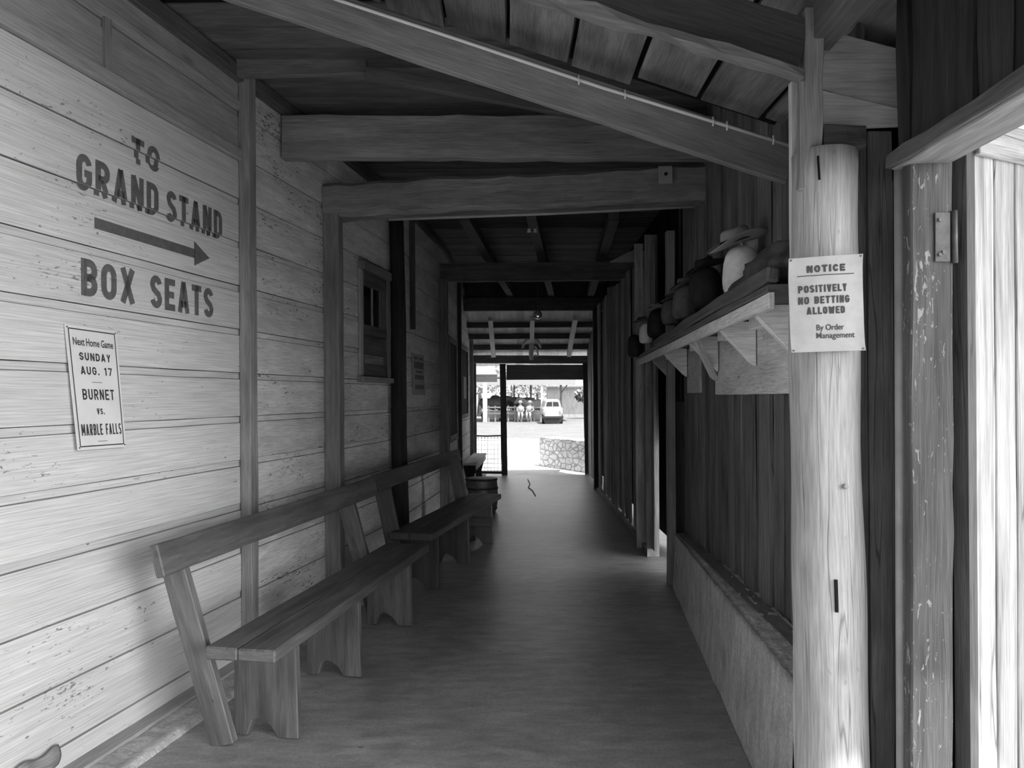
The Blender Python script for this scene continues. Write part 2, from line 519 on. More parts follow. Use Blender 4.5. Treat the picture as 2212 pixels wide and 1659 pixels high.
# ------------------------------------------------------------------ floor and ground
mb = MB()
n_ = 60
def floor_z(x, y):
    return 0.006 * noise.noise(V((x * 1.1, y * 1.1, 0))) - 0.003
mb.grid(lambda u, v: (-3.2 + 5.6 * u, -1.5 + 17.1 * v, floor_z(-3.2 + 5.6 * u, -1.5 + 17.1 * v)), 28, 80)
struct(mb.build('floor', 'concrete', smooth=True))
mb = MB()
mb.grid(lambda u, v: (-60 + 120 * u, -40 + 180 * v, -0.06), 6, 6)
struct(mb.build('ground', 'gravel'))
mb = MB()
mb.grid(lambda u, v: (1.45 + 8.5 * u, -9 + 20 * v, -.035), 4, 6)
struct(mb.build('ground_bounce_slab', 'bounce_slab_pale'))  # unseen pale slab added to bounce sunlight onto the left wall
mb = MB()
mb.grid(lambda u, v: (-6 + 14 * u, 15.62 + 14 * v, -.03), 4, 6)
struct(mb.build('ground_apron', 'apron_paving'))

# ------------------------------------------------------------------ left wall: drop siding, one long wall in five bays
CH, Z0 = 0.275, 1.54 - 6 * 0.275          # course height and the bottom of the lowest course
def prof(z):
    """how far the siding stands out at height z"""
    q = (z - Z0) % CH
    if q < 0.231:
        return 0.018
    if q < 0.236:
        return 0.018 - 0.0105 * (q - 0.231) / 0.005
    return 0.0075
bays = [(-1.2, 4.70, 0), (4.70, 5.95, 1), (5.95, 7.4, 1), (7.4, 9.86, 1), (9.86, 15.9, 2)]
mb = MB()
WALL_TOP = 3.70
for (ya, yb, mi) in bays:
    cuts = sorted({ya, yb} | {y for y, _ in LW if ya < y < yb})
    ys = []
    for a, b in zip(cuts, cuts[1:]):
        k = max(2, int((b - a) / 0.3))
        ys += [a + (b - a) * i / k for i in range(k)]
    ys.append(yb)
    c = 0
    z = Z0
    while z < WALL_TOP - 0.01:
        z1 = min(z + CH, WALL_TOP)
        mat, tone = mi, rnd.uniform(0.86, 1.1) if mi else rnd.uniform(0.96, 1.04)
        if mi == 0 and z > 3.1:
            mat = 3
        ou, ov = rnd.uniform(0, 90), rnd.uniform(0, 90)
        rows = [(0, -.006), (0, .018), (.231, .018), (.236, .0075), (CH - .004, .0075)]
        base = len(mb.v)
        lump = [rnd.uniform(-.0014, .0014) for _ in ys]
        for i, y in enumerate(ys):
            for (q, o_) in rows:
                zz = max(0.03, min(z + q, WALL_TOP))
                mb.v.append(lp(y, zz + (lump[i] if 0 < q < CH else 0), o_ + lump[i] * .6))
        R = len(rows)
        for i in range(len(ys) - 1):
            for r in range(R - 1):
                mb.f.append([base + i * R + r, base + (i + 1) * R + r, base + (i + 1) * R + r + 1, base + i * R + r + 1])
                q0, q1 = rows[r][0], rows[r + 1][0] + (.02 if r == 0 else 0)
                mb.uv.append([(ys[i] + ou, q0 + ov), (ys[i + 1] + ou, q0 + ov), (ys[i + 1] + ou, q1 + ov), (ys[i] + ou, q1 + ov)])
                mb.m.append(mat); mb.t.append(tone * (0.7, 1, .42, .97)[r])  # lip and step toned darker, painting in the groove's shadow lines
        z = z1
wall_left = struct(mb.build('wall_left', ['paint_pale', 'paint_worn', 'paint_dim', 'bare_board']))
# backing behind the siding and the dark timber above it
mb = MB()
for (a, xa), (b, xb) in zip(LW, LW[1:]):
    o_ = -0.03
    mb.face([lp(a, -0.05, o_), lp(b - 1e-4, -0.05, o_), lp(b - 1e-4, 4.4, o_), lp(a, 4.4, o_)], [(a, 0), (b, 0), (b, 4), (a, 4)])
struct(mb.build('wall_left_backing', 'dark_wood'))
def wall_strip(mb, y0, y1, z, h, out, tone=1.0, m=0):
    y = y0
    while y < y1 - 1e-3:
        ye = min([y1] + [q for q, _ in LW if q > y + 1e-3])
        mb.board(lp(y, z, out), lp(ye - 1e-4, z, out), h, out * 2 if out < .06 else .05, (0, 0, 1), m=m, tone=tone, seg=max(1, int((ye - y) / .5)), jit=.0015)
        y = ye
mb = MB(); wall_strip(mb, -1.2, 4.74, 3.185, 0.07, 0.024)
struct(mb.build('trim_1', 'bare_board', bevel=.003))
mb = MB(); wall_strip(mb, -1.2, 4.74, 3.50, 0.05, 0.018)
struct(mb.build('trim_2', 'bare_board', bevel=.003))
mb = MB()
mb.board(lp(3.55, 3.22, .025), lp(3.55, 3.475, .025), .045, .02, lwdir(3.5), tone=.75)
struct(mb.build('trim_3', 'bare_board'))
mb = MB(); wall_strip(mb, -1.2, 15.8, 3.69, 0.10, 0.03)
struct(mb.build('trim_4', 'dark_wood', bevel=.003))
# sill plank at the foot and the concrete ledge before it
mb = MB()
y = -1.2
for (a, xa), (b, xb) in zip(LW, LW[1:]):
    mb.board(lp(a, .012, .06), lp(b - 1e-4, .012, .06), .10, .035, lnorm(a + .1), tone=1.0, seg=10, jit=.003)
struct(mb.build('baseboard_left', 'bare_board', bevel=.004))
mb = MB()
for (a, xa), (b, xb) in zip(LW, LW[1:]):
    k = max(2, int((b - a) / .12))
    def ledge(u, v, a=a, b=b):
        yy = a + (b - 1e-4 - a) * u
        o_ = .10 + .20 * v
        zz = (.016 + .012 * noise.noise(V((yy * 9, o_ * 25, 3))) if v < .62 else .022) if v < .95 else -.01
        return lp(yy, zz, o_ + .008 * noise.noise(V((yy * 6, 0, 9))) * (v > .8))
    mb.grid(ledge, k, 10)
struct(mb.build('trim_5', 'rubble', smooth=True))
# piece of torn board / dark cloth hanging at the foot of the wall by the frame edge
y0, z0 = on_left(20, 1680); y1, z1 = on_left(116, 1628)
mb = MB()
def torn(u, v):
    yy = y0 + (y1 - y0) * u
    zz = z0 + (z1 - z0) * u
    return lp(yy, zz + (v - .5) * (.075 + .02 * math.sin(u * 9)), .028 + .014 * math.sin(v * PI) + .006 * math.sin(u * 11))
mb.grid(torn, 14, 6)
tag(mb.build('torn_strip', 'stud_wood', smooth=True, solidify=.006), 'grey torn strip curling off the foot of the pale board wall', 'torn strip')

# ------------------------------------------------------------------ stroke lettering
def arcp(cx, cy, rx, ry, a0, a1, k=10):
    return [(cx + rx * math.cos(math.radians(a0 + (a1 - a0) * i / k)), cy + ry * math.sin(math.radians(a0 + (a1 - a0) * i / k))) for i in range(k + 1)]
WID = {'I': .42, 'M': 1.3, 'W': 1.45, '.': .42, ' ': .62, '1': .62, 'T': .95, 'L': .9, 'E': .92, 'F': .9, 'A': 1.1, 'X': 1.05, 'V': 1.05, 'Y': 1.0, 'O': 1.02, 'G': 1.02}
def glyph(ch, w, h, t):
    L, R, B, T = t / 2, w - t / 2, t / 2, h - t / 2
    M = h * .5
    cx = w / 2
    rx = (R - L) / 2
    ry = min(rx * 1.25, (T - B) / 2)
    def ring():
        return arcp(cx, T - ry, rx, ry, 0, 180) + arcp(cx, B + ry, rx, ry, 180, 360) + [(R, T - ry)]
    def bowl(y0, y1):
        r = min(rx * 1.1, (y1 - y0) / 2)
        return [(L, y1), (R - r, y1)] + arcp(R - r, y1 - r, r, r, 90, 0, 6) + arcp(R - r, y0 + r, r, r, 0, -90, 6) + [(L, y0)]
    D = {
        'O': [ring()],
        'C': [arcp(cx, T - ry, rx, ry, 20, 180) + arcp(cx, B + ry, rx, ry, 180, 340)],
        'G': [arcp(cx, T - ry, rx, ry, 15, 180) + arcp(cx, B + ry, rx, ry, 180, 360) + [(R, M - t * .1), (cx, M - t * .1)]],
        'U': [[(L, h), (L, B + ry)] + arcp(cx, B + ry, rx, ry, 180, 360) + [(R, h)]],
        'S': [arcp(cx, T - ry * .92, rx, ry * .92, 15, 180, 9) + [(L + rx * .35, M + t * .35), (R - rx * .35, M - t * .35)] + arcp(cx, B + ry * .92, rx, ry * .92, 0, -165, 9)],
        'R': [[(L, 0), (L, h)], bowl(M - t * .1, T), [(cx - t * .1, M - t * .1), (R, 0)]],
        'P': [[(L, 0), (L, h)], bowl(M - t * .2, T)],
        'B': [[(L, 0), (L, h)], bowl(M, T), bowl(B, M)],
        'D': [[(L, 0), (L, h)], bowl(B, T)],
        'A': [[(L, 0), (cx, h)], [(cx, h), (R, 0)], [(w * .24, h * .28), (w * .76, h * .28)]],
        'N': [[(L, 0), (L, h)], [(L, h), (R, 0)], [(R, 0), (R, h)]],
        'M': [[(L, 0), (L, h)], [(L, h), (cx, h * .25)], [(cx, h * .25), (R, h)], [(R, h), (R, 0)]],
        'T': [[(0, T), (w, T)], [(cx, 0), (cx, h)]],
        'E': [[(L, 0), (L, h)], [(L, T), (w, T)], [(L, M), (w * .9, M)], [(L, B), (w, B)]],
        'F': [[(L, 0), (L, h)], [(L, T), (w, T)], [(L, M), (w * .88, M)]],
        'L': [[(L, 0), (L, h)], [(L, B), (w, B)]],
        'X': [[(L, 0), (R, h)], [(L, h), (R, 0)]],
        'Y': [[(L, h), (cx, M * .9)], [(R, h), (cx, M * .9)], [(cx, M), (cx, 0)]],
        'V': [[(L, h), (cx, 0)], [(cx, 0), (R, h)]],
        'W': [[(L, h), (w * .28, 0)], [(w * .28, 0), (cx, h * .9)], [(cx, h * .9), (w * .72, 0)], [(w * .72, 0), (R, h)]],
        'I': [[(cx, 0), (cx, h)]],
        '1': [[(cx + t * .2, 0), (cx + t * .2, h)], [(cx + t * .2, T), (0, h * .78)]],
        '7': [[(0, T), (R, T), (w * .36, 0)]],
        '.': [[(cx, 0), (cx, t * 1.1)]],
        ' ': [],
    }
    return D[ch]
def stroke_quads(path, t):
    out = []
    P = []
    for p in path:
        q = V((p[0], p[1]))
        if not P or (q - P[-1]).length > t * .12:
            P.append(q)
    n = len(P)
    off = []
    for i in range(n):
        d0 = (P[i] - P[i - 1]).normalized() if i else None
        d1 = (P[i + 1] - P[i]).normalized() if i < n - 1 else None
        if d0 is None: d0 = d1
        if d1 is None: d1 = d0
        nn = V((-(d0.y + d1.y), d0.x + d1.x))
        if nn.length < 1e-6:
            nn = V((-d0.y, d0.x))
        nn.normalize()
        c = max(.7, nn.dot(V((-d0.y, d0.x))))
        off.append(nn * (t / 2 / c))
    for i in range(n - 1):
        if (P[i + 1] - P[i]).length > 1e-6:
            out.append([P[i] - off[i], P[i + 1] - off[i + 1], P[i + 1] + off[i + 1], P[i] + off[i]])
    return out
def lettering(text, W, h, t, gap=.24):
    """quads (x, y) filling a line W wide and h high"""
    tot = sum(WID.get(c, 1.0) for c in text) + gap * (len(text) - 1)
    u = W / tot
    x = 0
    out = []
    for c in text:
        w = WID.get(c, 1.0) * u
        for p in glyph(c, w, h, t):
            out += [[(q.x + x, q.y) for q in qd] for qd in stroke_quads(p, t)]
        x += w + gap * u
    return out
def font_tris(text, W, h, bold=.01):
    """mixed-case lines with the built-in typeface, fitted to W x h (h = cap height)"""
    c = bpy.data.curves.new('line', 'FONT')
    c.body = text
    c.offset = bold
    c.resolution_u = 3
    o = bpy.data.objects.new('line', c)
    COL.objects.link(o)
    dg = bpy.context.evaluated_depsgraph_get()
    me = o.evaluated_get(dg).to_mesh()
    xs = [v.co.x for v in me.vertices]
    cap = 0.72
    polys = []
    x0, x1 = min(xs), max(xs)
    for p in me.polygons:
        polys.append([((me.vertices[i].co.x - x0) / (x1 - x0) * W, me.vertices[i].co.y / cap * h) for i in p.vertices])
    o.evaluated_get(dg).to_mesh_clear()
    bpy.data.objects.remove(o)
    bpy.data.curves.remove(c)
    return polys

# words painted straight onto the siding: cut where the board profile breaks and laid on it
def wall_paint(name, polys, Y0, z0, label):
    bm = bmesh.new()
    for p in polys:
        bm.faces.new([bm.verts.new((x, y, 0)) for x, y in p])
    zb = Z0
    while zb < 3.8:
        for q in (0.0, .231, .236):
            g = bm.verts[:] + bm.edges[:] + bm.faces[:]
            bmesh.ops.bisect_plane(bm, geom=g, plane_co=(0, zb + q - z0, 0), plane_no=(0, 1, 0), dist=1e-5)
        zb += CH
    mb = MB()
    d = lwdir(Y0 + .3)
    for f in bm.faces:
        cz = sum(v.co.y for v in f.verts) / len(f.verts) + z0
        pts = []
        for v in f.verts:
            z = v.co.y + z0
            e = (z - cz) * 1e-3
            pts.append(V((lwx(Y0), Y0, 0)) + d * v.co.x + lnorm(Y0) * (prof(z - e) + .0026) + V((0, 0, z)))
        mb.face(pts, [(0, 0)] * len(pts))
    bm.free()
    o = mb.build(name, 'paint_ink', wall_left)
    o['label'] = label
    return o
def paint_line(text, pxa, pxb, pym, z0, h, t, label):
    ya, _ = on_left(pxa, pym); yb, _ = on_left(pxb, pym)
    L = (lp(yb, 0) - lp(ya, 0)).length
    wall_paint('painted_lettering', lettering(text, L, h, t), ya, z0, label)
paint_line('TO', 277, 338, 330, 2.842, .132, .032, 'dark painted word TO')
paint_line('GRAND', 157, 335, 410, 2.613, .165, .034, 'dark painted word GRAND')
paint_line('STAND', 353, 473, 460, 2.613, .165, .034, 'dark painted word STAND')
paint_line('BOX', 167, 284, 610, 2.128, .172, .036, 'dark painted word BOX')
paint_line('SEATS', 317, 454, 650, 2.128, .172, .036, 'dark painted word SEATS')
ya, _ = on_left(196, 482); yb, _ = on_left(415, 550); yc, _ = on_left(446, 557)
k_ = 1 / lwdir(4).y
la, lb = (yb - ya) * k_, (yc - ya) * k_
wall_paint('painted_arrow', [[(0, -.026), (la, -.026), (la, .026), (0, .026)], [(la - .01, -.07), (lb, 0), (la - .01, .07)]], ya, 2.478, 'dark painted arrow pointing right')

# ------------------------------------------------------------------ signs
def sign(name, label, cat, corners, mats, lines, border=True, th=.004, bulge=.0, curl=.0):
    """corners: top-left, top-right, bottom-right, bottom-left in the place"""
    tl, tr, br, bl = [V(c) for c in corners]
    nrm = (tr - tl).cross(bl - tl).normalized()
    if nrm.dot(V((0, 0, EYE)) - tl) < 0:
        nrm = -nrm
    root = thing(name, (tl + tr + br + bl) / 4, label, cat)
    W, H = ((tr - tl).length + (br - bl).length) / 2, ((bl - tl).length + (br - tr).length) / 2
    def P(x, y, o=0):       # x right, y up from the bottom, in metres
        u, v = x / W, 1 - y / H
        a = tl + (tr - tl) * u
        b = bl + (br - bl) * u
        c = math.sin(u * PI) * bulge + curl * ((2 * u - 1) ** 4 * (2 * v - 1) ** 4) + .0016 * noise.noise(V((u * 5, v * 6, len(name)))) * (curl > 0)
        return a + (b - a) * v + nrm * (o + c)
    mb = MB(); mb.grid(lambda u, v: P(u * W, v * H, -th), 12, 14)
    mb.grid(lambda u, v: P(u * W, v * H), 12, 14)
    for e in range(4):
        f = [lambda u: (u * W, 0), lambda u: (W, u * H), lambda u: (W - u * W, H), lambda u: (0, H - u * H)][e]
        mb.grid(lambda u, v: P(*f(u), -th * (1 - v)), 12, 1)
    mb.build('panel', mats[0], root, smooth=True)
    if border:
        mb = MB()
        i = W * .05; w = .0028
        for (a, b) in (((i, i), (W - i, i)), ((W - i, i), (W - i, H - i)), ((W - i, H - i), (i, H - i)), ((i, H - i), (i, i))):
            for k in range(8):
                x0, y0 = a[0] + (b[0] - a[0]) * k / 8, a[1] + (b[1] - a[1]) * k / 8
                x1, y1 = a[0] + (b[0] - a[0]) * (k + 1) / 8, a[1] + (b[1] - a[1]) * (k + 1) / 8
                dx, dy = (0, w) if a[1] == b[1] else (w, 0)
                mb.face([P(x0 - dx, y0 - dy, .0012), P(x1 - dx, y1 - dy, .0012), P(x1 + dx, y1 + dy, .0012), P(x0 + dx, y0 + dy, .0012)])
        mb.build('border', mats[1], root)
    for ln in lines:
        text, x0, x1, y0, h, t = ln       # fractions of the sign; y0 from the bottom
        if text == '-':
            pl = [[(k * (x1 - x0) * W / 6, 0), ((k + 1) * (x1 - x0) * W / 6, 0), ((k + 1) * (x1 - x0) * W / 6, t), (k * (x1 - x0) * W / 6, t)] for k in range(6)]
        elif text.upper() == text:
            pl = lettering(text, (x1 - x0) * W, h * H, t, .3)
        else:
            pl = font_tris(text, (x1 - x0) * W, h * H, t)
        mb = MB()
        for p in pl:
            mb.face([P(x + x0 * W, y + y0 * H, .0016) for x, y in p], [(0, 0)] * len(p))
        mb.build('rule' if text == '-' else 'lettering', mats[1], root)
    for (x, y) in ((.03, .02), (.97, .02), (.03, .98), (.97, .98)):
        c = P(x * W, y * H, 0)
        mb = MB()
        mb.tube([c, c + nrm * .003], .0035, 8)
        mb.build('nail_head', 'iron', root)
    return root
def lc(px, py, off):
    y, z = on_left(px, py)
    return lp(y, z, off)
sign('game_poster', 'narrow pale game notice on the white board wall below BOX SEATS', 'sign',
     [lc(128, 700, .028), lc(240, 716, .028), lc(253, 965, .050), lc(147, 973, .052)], ('sign_metal', 'ink'), [
        ('Next Home Game', .11, .90, .845, .062, .018),
        ('SUNDAY', .20, .82, .725, .064, .0075),
        ('AUG. 17', .20, .83, .61, .066, .0075),
        ('-', .40, .60, .548, .004, .0022),
        ('BURNET', .19, .83, .405, .088, .008),
        ('VS.', .44, .60, .285, .05, .006),
        ('MARBLE FALLS', .10, .92, .115, .092, .007),
        ('-', .40, .60, .062, .004, .0022)])
YN = 2.415
sign('notice_sign', 'pale dented NOTICE sign about betting nailed to the log post', 'sign',
     [at(1702, 560, YN), at(1862, 549, YN), at(1868, 757, YN), at(1708, 762, YN)], ('notice_metal', 'ink'), [
        ('NOTICE', .235, .75, .835, .075, .0062),
        ('-', .11, .875, .80, .004, .0026),
        ('POSITIVELY', .12, .765, .625, .078, .0052),
        ('NO BETTING', .115, .80, .505, .078, .0052),
        ('ALLOWED', .22, .73, .395, .076, .0052),
        ('By Order', .34, .71, .225, .062, .008),
        ('Management', .335, .86, .14, .062, .006)], border=False, bulge=.012, curl=.008)
sign('paper_poster', 'faded illegible paper bill between the dark pole and the far wall post', 'poster',
     [lc(885, 762, .026), lc(911, 768, .026), lc(913, 853, .03), lc(887, 853, .03)], ('paper', 'faint_ink'), [
        ('-', .12, .42, .86, 0, .03), ('-', .55, .9, .86, 0, .03), ('-', .12, .92, .72, 0, .04), ('-', .12, .92, .64, 0, .04),
        ('-', .25, .8, .54, 0, .025), ('-', .15, .9, .38, 0, .05), ('-', .15, .9, .14, 0, .05)], border=False)

# ------------------------------------------------------------------ studs and posts along the left wall
def stud(Y, z0, z1, width, prot, mat, label, tone=1.0, group=None, name='wall_stud'):
    m = MB()
    c0 = lp(Y, z0, .022 + prot / 2); c1 = lp(Y, z1, .022 + prot / 2)
    m.board(c0, c1, prot, width, lnorm(Y), tone=tone, seg=10, jit=.003)
    return tag(m.build(name, mat, bevel=.004), label, 'stud', group)
stud(4.71, .03, 3.69, .085, .075, 'stud_wood', 'wooden stud on the pale wall just right of BOX SEATS')
stud(5.90, .03, 3.30, .09, .13, 'stud_wood', 'thick wooden stud under the left end of the rough log beam', .9)
stud(6.02, .03, 3.30, .05, .06, 'stud_wood', 'thin wooden strip beside the thick stud, left of the small window', 1.25)
m = MB(); m.tube([lp(7.46, .03, .11), lp(7.42, 1.2, .10), lp(7.40, 2.4, .11), lp(7.38, 3.6, .10)], [.085, .08, .075, .07], 12, wob=.1)
tag(m.build('pole', 'black_wood', smooth=True), 'black round pole standing right of the small wall window', 'pole')
m = MB(); m.board(lp(8.15, 2.40, .05), lp(8.15, 3.6, .05), .05, .05, lnorm(8), tone=.8, seg=3, jit=.002)
tag(m.build('batten', 'dark_wood', bevel=.003), 'short dark batten on the wall above the paper bill', 'batten')
stud(9.88, .03, 3.22, .13, .10, 'stud_wood', 'far wooden post carrying the left end of the second far crossbeam', .8, name='wall_post')
stud(12.3, .03, 3.6, .06, .06, 'dark_wood', 'thin dark batten between the two far wall windows', .9, name='batten')
stud(15.0, .03, 3.2, .07, .07, 'stud_wood', 'last batten of the left wall before the end doorway', 1.3, name='batten')
stud(15.82, .03, 3.2, .09, .07, 'dark_wood', 'dark corner board at the far end of the left wall', .9, name='corner_board')

# windows of the left wall
def wbox(mb, ya, yb, za, zb, o0, o1, m=0, tone=1.0):
    d = lwdir((ya + yb) / 2)
    if yb - ya < zb - za:
        mb.board(lp((ya + yb) / 2, za, (o0 + o1) / 2), lp((ya + yb) / 2, zb, (o0 + o1) / 2), yb - ya, o1 - o0, d, m=m, tone=tone)
    else:
        mb.board(lp(ya, (za + zb) / 2, (o0 + o1) / 2), lp(yb, (za + zb) / 2, (o0 + o1) / 2), zb - za, o1 - o0, (0, 0, 1), m=m, tone=tone)
ya, yb, za, zb = 6.56, 7.28, 1.83, 2.82
root = bpy.data.objects.new('window_1', None); COL.objects.link(root); struct(root); root.location = lp(7.0, za)
mb = MB()
wbox(mb, ya, ya + .07, za, zb, .02, .042, tone=1.7)
wbox(mb, yb - .07, yb, za, zb, .02, .07, tone=.8)
wbox(mb, ya, yb, zb - .03, zb + .05, .02, .085, tone=.9)
wbox(mb, ya - .03, yb + .03, za - .04, za + .01, .02, .09, tone=1.1)
mb.build('window_frame', 'stud_wood', root, bevel=.003)
mb = MB()
wbox(mb, ya + .07, yb - .07, zb - .16, zb - .03, .02, .055)
wbox(mb, ya + .07, yb - .07, 2.22, 2.31, .02, .055)
wbox(mb, ya + .07, yb - .07, 2.04, 2.21, .02, .048)
wbox(mb, ya + .07, yb - .07, za + .01, za + .12, .02, .055)
wbox(mb, ya + .07, ya + .10, za, zb, .02, .040)
wbox(mb, yb - .22, yb - .07, 2.31, 2.66, .02, .05, tone=1.3)
wbox(mb, yb - .11, yb - .07, za, 2.1, .02, .055)
mb.build('sash', 'dark_wood', root, bevel=.002)
mb = MB(); wbox(mb, ya + .30, ya + .33, 2.31, 2.66, .028, .038, tone=1.3)
mb.build('muntin', 'stud_wood', root)
mb = MB(); wbox(mb, ya + .1, yb - .2, 2.31, 2.66, .022, .03)
mb.build('pane', 'pane_glass', root)
mb = MB(); wbox(mb, ya + .11, yb - .1, za + .12, 2.05, .022, .032)
mb.build('lower_panel', 'stud_wood', root)
for nm, (ya, yb, za, zb), pale in (('window_2', (10.75, 11.75, 1.08, 2.47), 0), ('window_3', (12.75, 14.1, 1.35, 2.5), 1)):
    root = bpy.data.objects.new(nm, None); COL.objects.link(root); struct(root); root.location = lp((ya + yb) / 2, za)
    mb = MB()
    for a in ((ya - .08, ya, za - .08, zb + .08), (yb, yb + .08, za - .08, zb + .08), (ya, yb, zb, zb + .08), (ya, yb, za - .08, za)):
        wbox(mb, *a, .02, .05)
    mb.build('window_frame', 'stud_wood', root, bevel=.003)
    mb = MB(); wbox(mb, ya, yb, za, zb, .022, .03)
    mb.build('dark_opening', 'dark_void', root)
    if pale:
        mb = MB(); wbox(mb, ya + .45, yb - .25, 1.62, 2.02, .031, .036)
        mb.build('paper_sheet', 'paper', root)
mb = MB(); wbox(mb, 10.72, 11.8, .42, .98, .02, .04)
struct(mb.build('trim_6', 'paint_pale'))

# ------------------------------------------------------------------ roof, ceiling and its timbers
def roofz(x):
    return 3.38 - 0.335 * x
mb = MB()
xb = [-2.75 + .305 * i for i in range(15)]
for i in range(14):
    a, b = xb[i] + .012, xb[i + 1] - .012
    c = (a + b) / 2
    ye = 3.62 + rnd.uniform(-.06, .06) - .04 * c
    mb.board((c, 1.6, roofz(c) + .02), (c, ye, roofz(c) + .02), (b - a) * 1.055, .03, (1, 0, -.335), tone=rnd.uniform(.7, 1.3), seg=6, jit=.004)
struct(mb.build('ceiling_near', 'roof_board'))
mb = MB()
mb.board((-.6, 1.6, roofz(-.6) + .07), (-.6, 3.7, roofz(-.6) + .07), 5.0, .02, (1, 0, -.335))
mb.board((-.7, 3.97, 4.1), (-.7, 3.97, 4.6), 5.4, .04, (1, 0, 0))
mb.board((-2.9, 3.93, 3.97), (2.5, 3.93, 3.97), .42, .03, (0, 0, 1))
mb.face([(-3.3, 1.61, 4.5), (2.55, 1.61, 2.6), (2.55, 1.61, 4.9), (-3.3, 1.61, 4.9)])
mb.board((-.25, 1.6, 4.75), (-.25, 14.2, 4.75), 6.2, .04, (1, 0, 0))
for x in (-3.3, 2.55):
    mb.board((x, 1.6, 4.1), (x, 14.0, 4.1), 1.6, .04, (0, 0, 1))
mb.board((-3.3, 14.1, 4.2), (2.5, 14.1, 4.2), 1.1, .04, (0, 0, 1))
struct(mb.build('ceiling_light_block', 'dark_void'))  # unseen lid and panels added to stop daylight leaking in
mb = MB()
planks(mb, lambda s: (-3.2 + s, -1.05, 0), 0, 1.9, 0, 4.7, .16, .28)
planks(mb, lambda s: (-1.3 + s, -1.05, 0), 0, 3.9, 2.3, 4.7, .16, .28)
struct(mb.build('wall_back_added', 'fence_wood'))  # unseen wall added behind the camera, its opening shaped for fill light
mb = MB()
y = 3.95
while y < 13.9:
    w = rnd.uniform(.22, .30)
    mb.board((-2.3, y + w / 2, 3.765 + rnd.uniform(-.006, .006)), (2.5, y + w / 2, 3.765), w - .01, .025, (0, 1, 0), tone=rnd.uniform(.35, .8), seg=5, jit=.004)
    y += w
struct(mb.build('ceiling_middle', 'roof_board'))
mb = MB()
mb.board((0, 3.9, 3.83), (0, 14.0, 3.83), 5.2, .03, (1, 0, 0))
struct(mb.build('roof_cover', 'dark_void'))
# sloping roof over the end doorway: shakes on purlins, three pale rafters
ra, rb_ = V((0, 13.85, 3.16)), V((0, 15.45, 2.50))
mb = MB()
for i in range(18):
    x = -.95 + 2.7 * i / 18
    mb.board(ra + V((x + .07, 0, .12)), rb_ + V((x + .07, 0.7, -.17)), .158, .02, (1, 0, 0), tone=rnd.uniform(.8, 1.2), seg=3, jit=.003)
struct(mb.build('ceiling_end', 'far_pale'))
mb = MB(); mb.board((.4, 13.82, 3.85), (.4, 13.82, 3.26), 3.6, .03, (1, 0, 0), tone=.8)
mb.board((-1.6, 13.95, 3.0), (-1.6, 13.95, 4.0), 1.2, .03, (1, 0, 0)); mb.board((2.2, 13.95, 2.6), (2.2, 13.95, 4.0), 1.2, .03, (1, 0, 0))
struct(mb.build('ceiling_end_board', 'dark_wood'))
for k, lab in ((.30, 'upper dark purlin under the sloping roof boards above the end doorway'), (.58, 'middle dark purlin under the sloping roof boards above the end doorway'), (.86, 'lowest dark purlin under the sloping roof boards above the end doorway')):
    c = ra + (rb_ - ra) * k + V((0, 0, .075))
    one_board('purlin', 'dark_wood', c + V((-.93, 0, 0)), c + V((1.72, 0, 0)), .13, .10, (0, 1, 0), lab, 'purlin', 'purlins over the end doorway')
for px0, px1, lab in ((1059, 1066, 'left pale rafter sloping down to the end doorway'), (1150, 1148, 'middle pale rafter sloping down to the end doorway, cow skull below'), (1243, 1229, 'right pale rafter sloping down to the end doorway')):
    a = at(px0, 690, 13.9); b = at(px1, 772, 15.3)
    a.z = 3.12; b.z = 2.50 + .01
    one_board('rafter', 'far_pale', a, b, .085, .10, (1, 0, 0), lab, 'rafter', 'pale rafters over the end doorway', tone=1.1)
# near sloping rafters
one_board('rafter', 'rafter_wood', at(1735, 105, 2.52) + V((.0, 0, 0)), at(-120, -480, 2.52), .175, .045, (0, 0, 1),
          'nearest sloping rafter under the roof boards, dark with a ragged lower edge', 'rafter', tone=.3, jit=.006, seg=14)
m = MB()
m.board(at(1735, 160, 2.47), at(600, -168, 2.47), .03, .05, (0, 0, 1), tone=.75, seg=20, jit=.008)
tag(m.build('waney_strip', 'rafter_wood'), 'ragged bark-edged strip along the bottom of the nearest rafter', 'strip')
one_board('rafter', 'rafter_wood', at(1708, 359, 3.4), at(120, -167, 3.4), .175, .045, (0, 0, 1),
          'long sloping rafter running down to the log post with conduit along its top', 'rafter', tone=1.0, seg=16)
m = MB()
m.tube([at(1706, 314, 3.37), at(1500, 250, 3.37), at(1300, 189, 3.37), at(1000, 89, 3.37), at(733, 1, 3.37), at(600, -44, 3.37)], .008, 8)
cnd = tag(m.build('conduit', 'tin_roof', smooth=True), 'thin pale conduit clipped along the top of the long sloping rafter', 'pipe')
for px in (1250, 1350, 1540, 1570, 1670):
    c = at(px, 314 - (1706 - px) * .3085, 3.365)
    m = MB(); m.tube([c + V((0, 0, -.02)), c + V((0, -.012, 0)), c + V((0, 0, .02))], .004, 6)
    m.build('clip', 'tin_roof', cnd)
one_board('rafter', 'rafter_wood', at(790, 158, 4.45), at(1390, 268, 4.45), .07, .05, (0, 0, 1), 'thin dark rafter showing below the long sloping rafter', 'rafter', tone=.5)
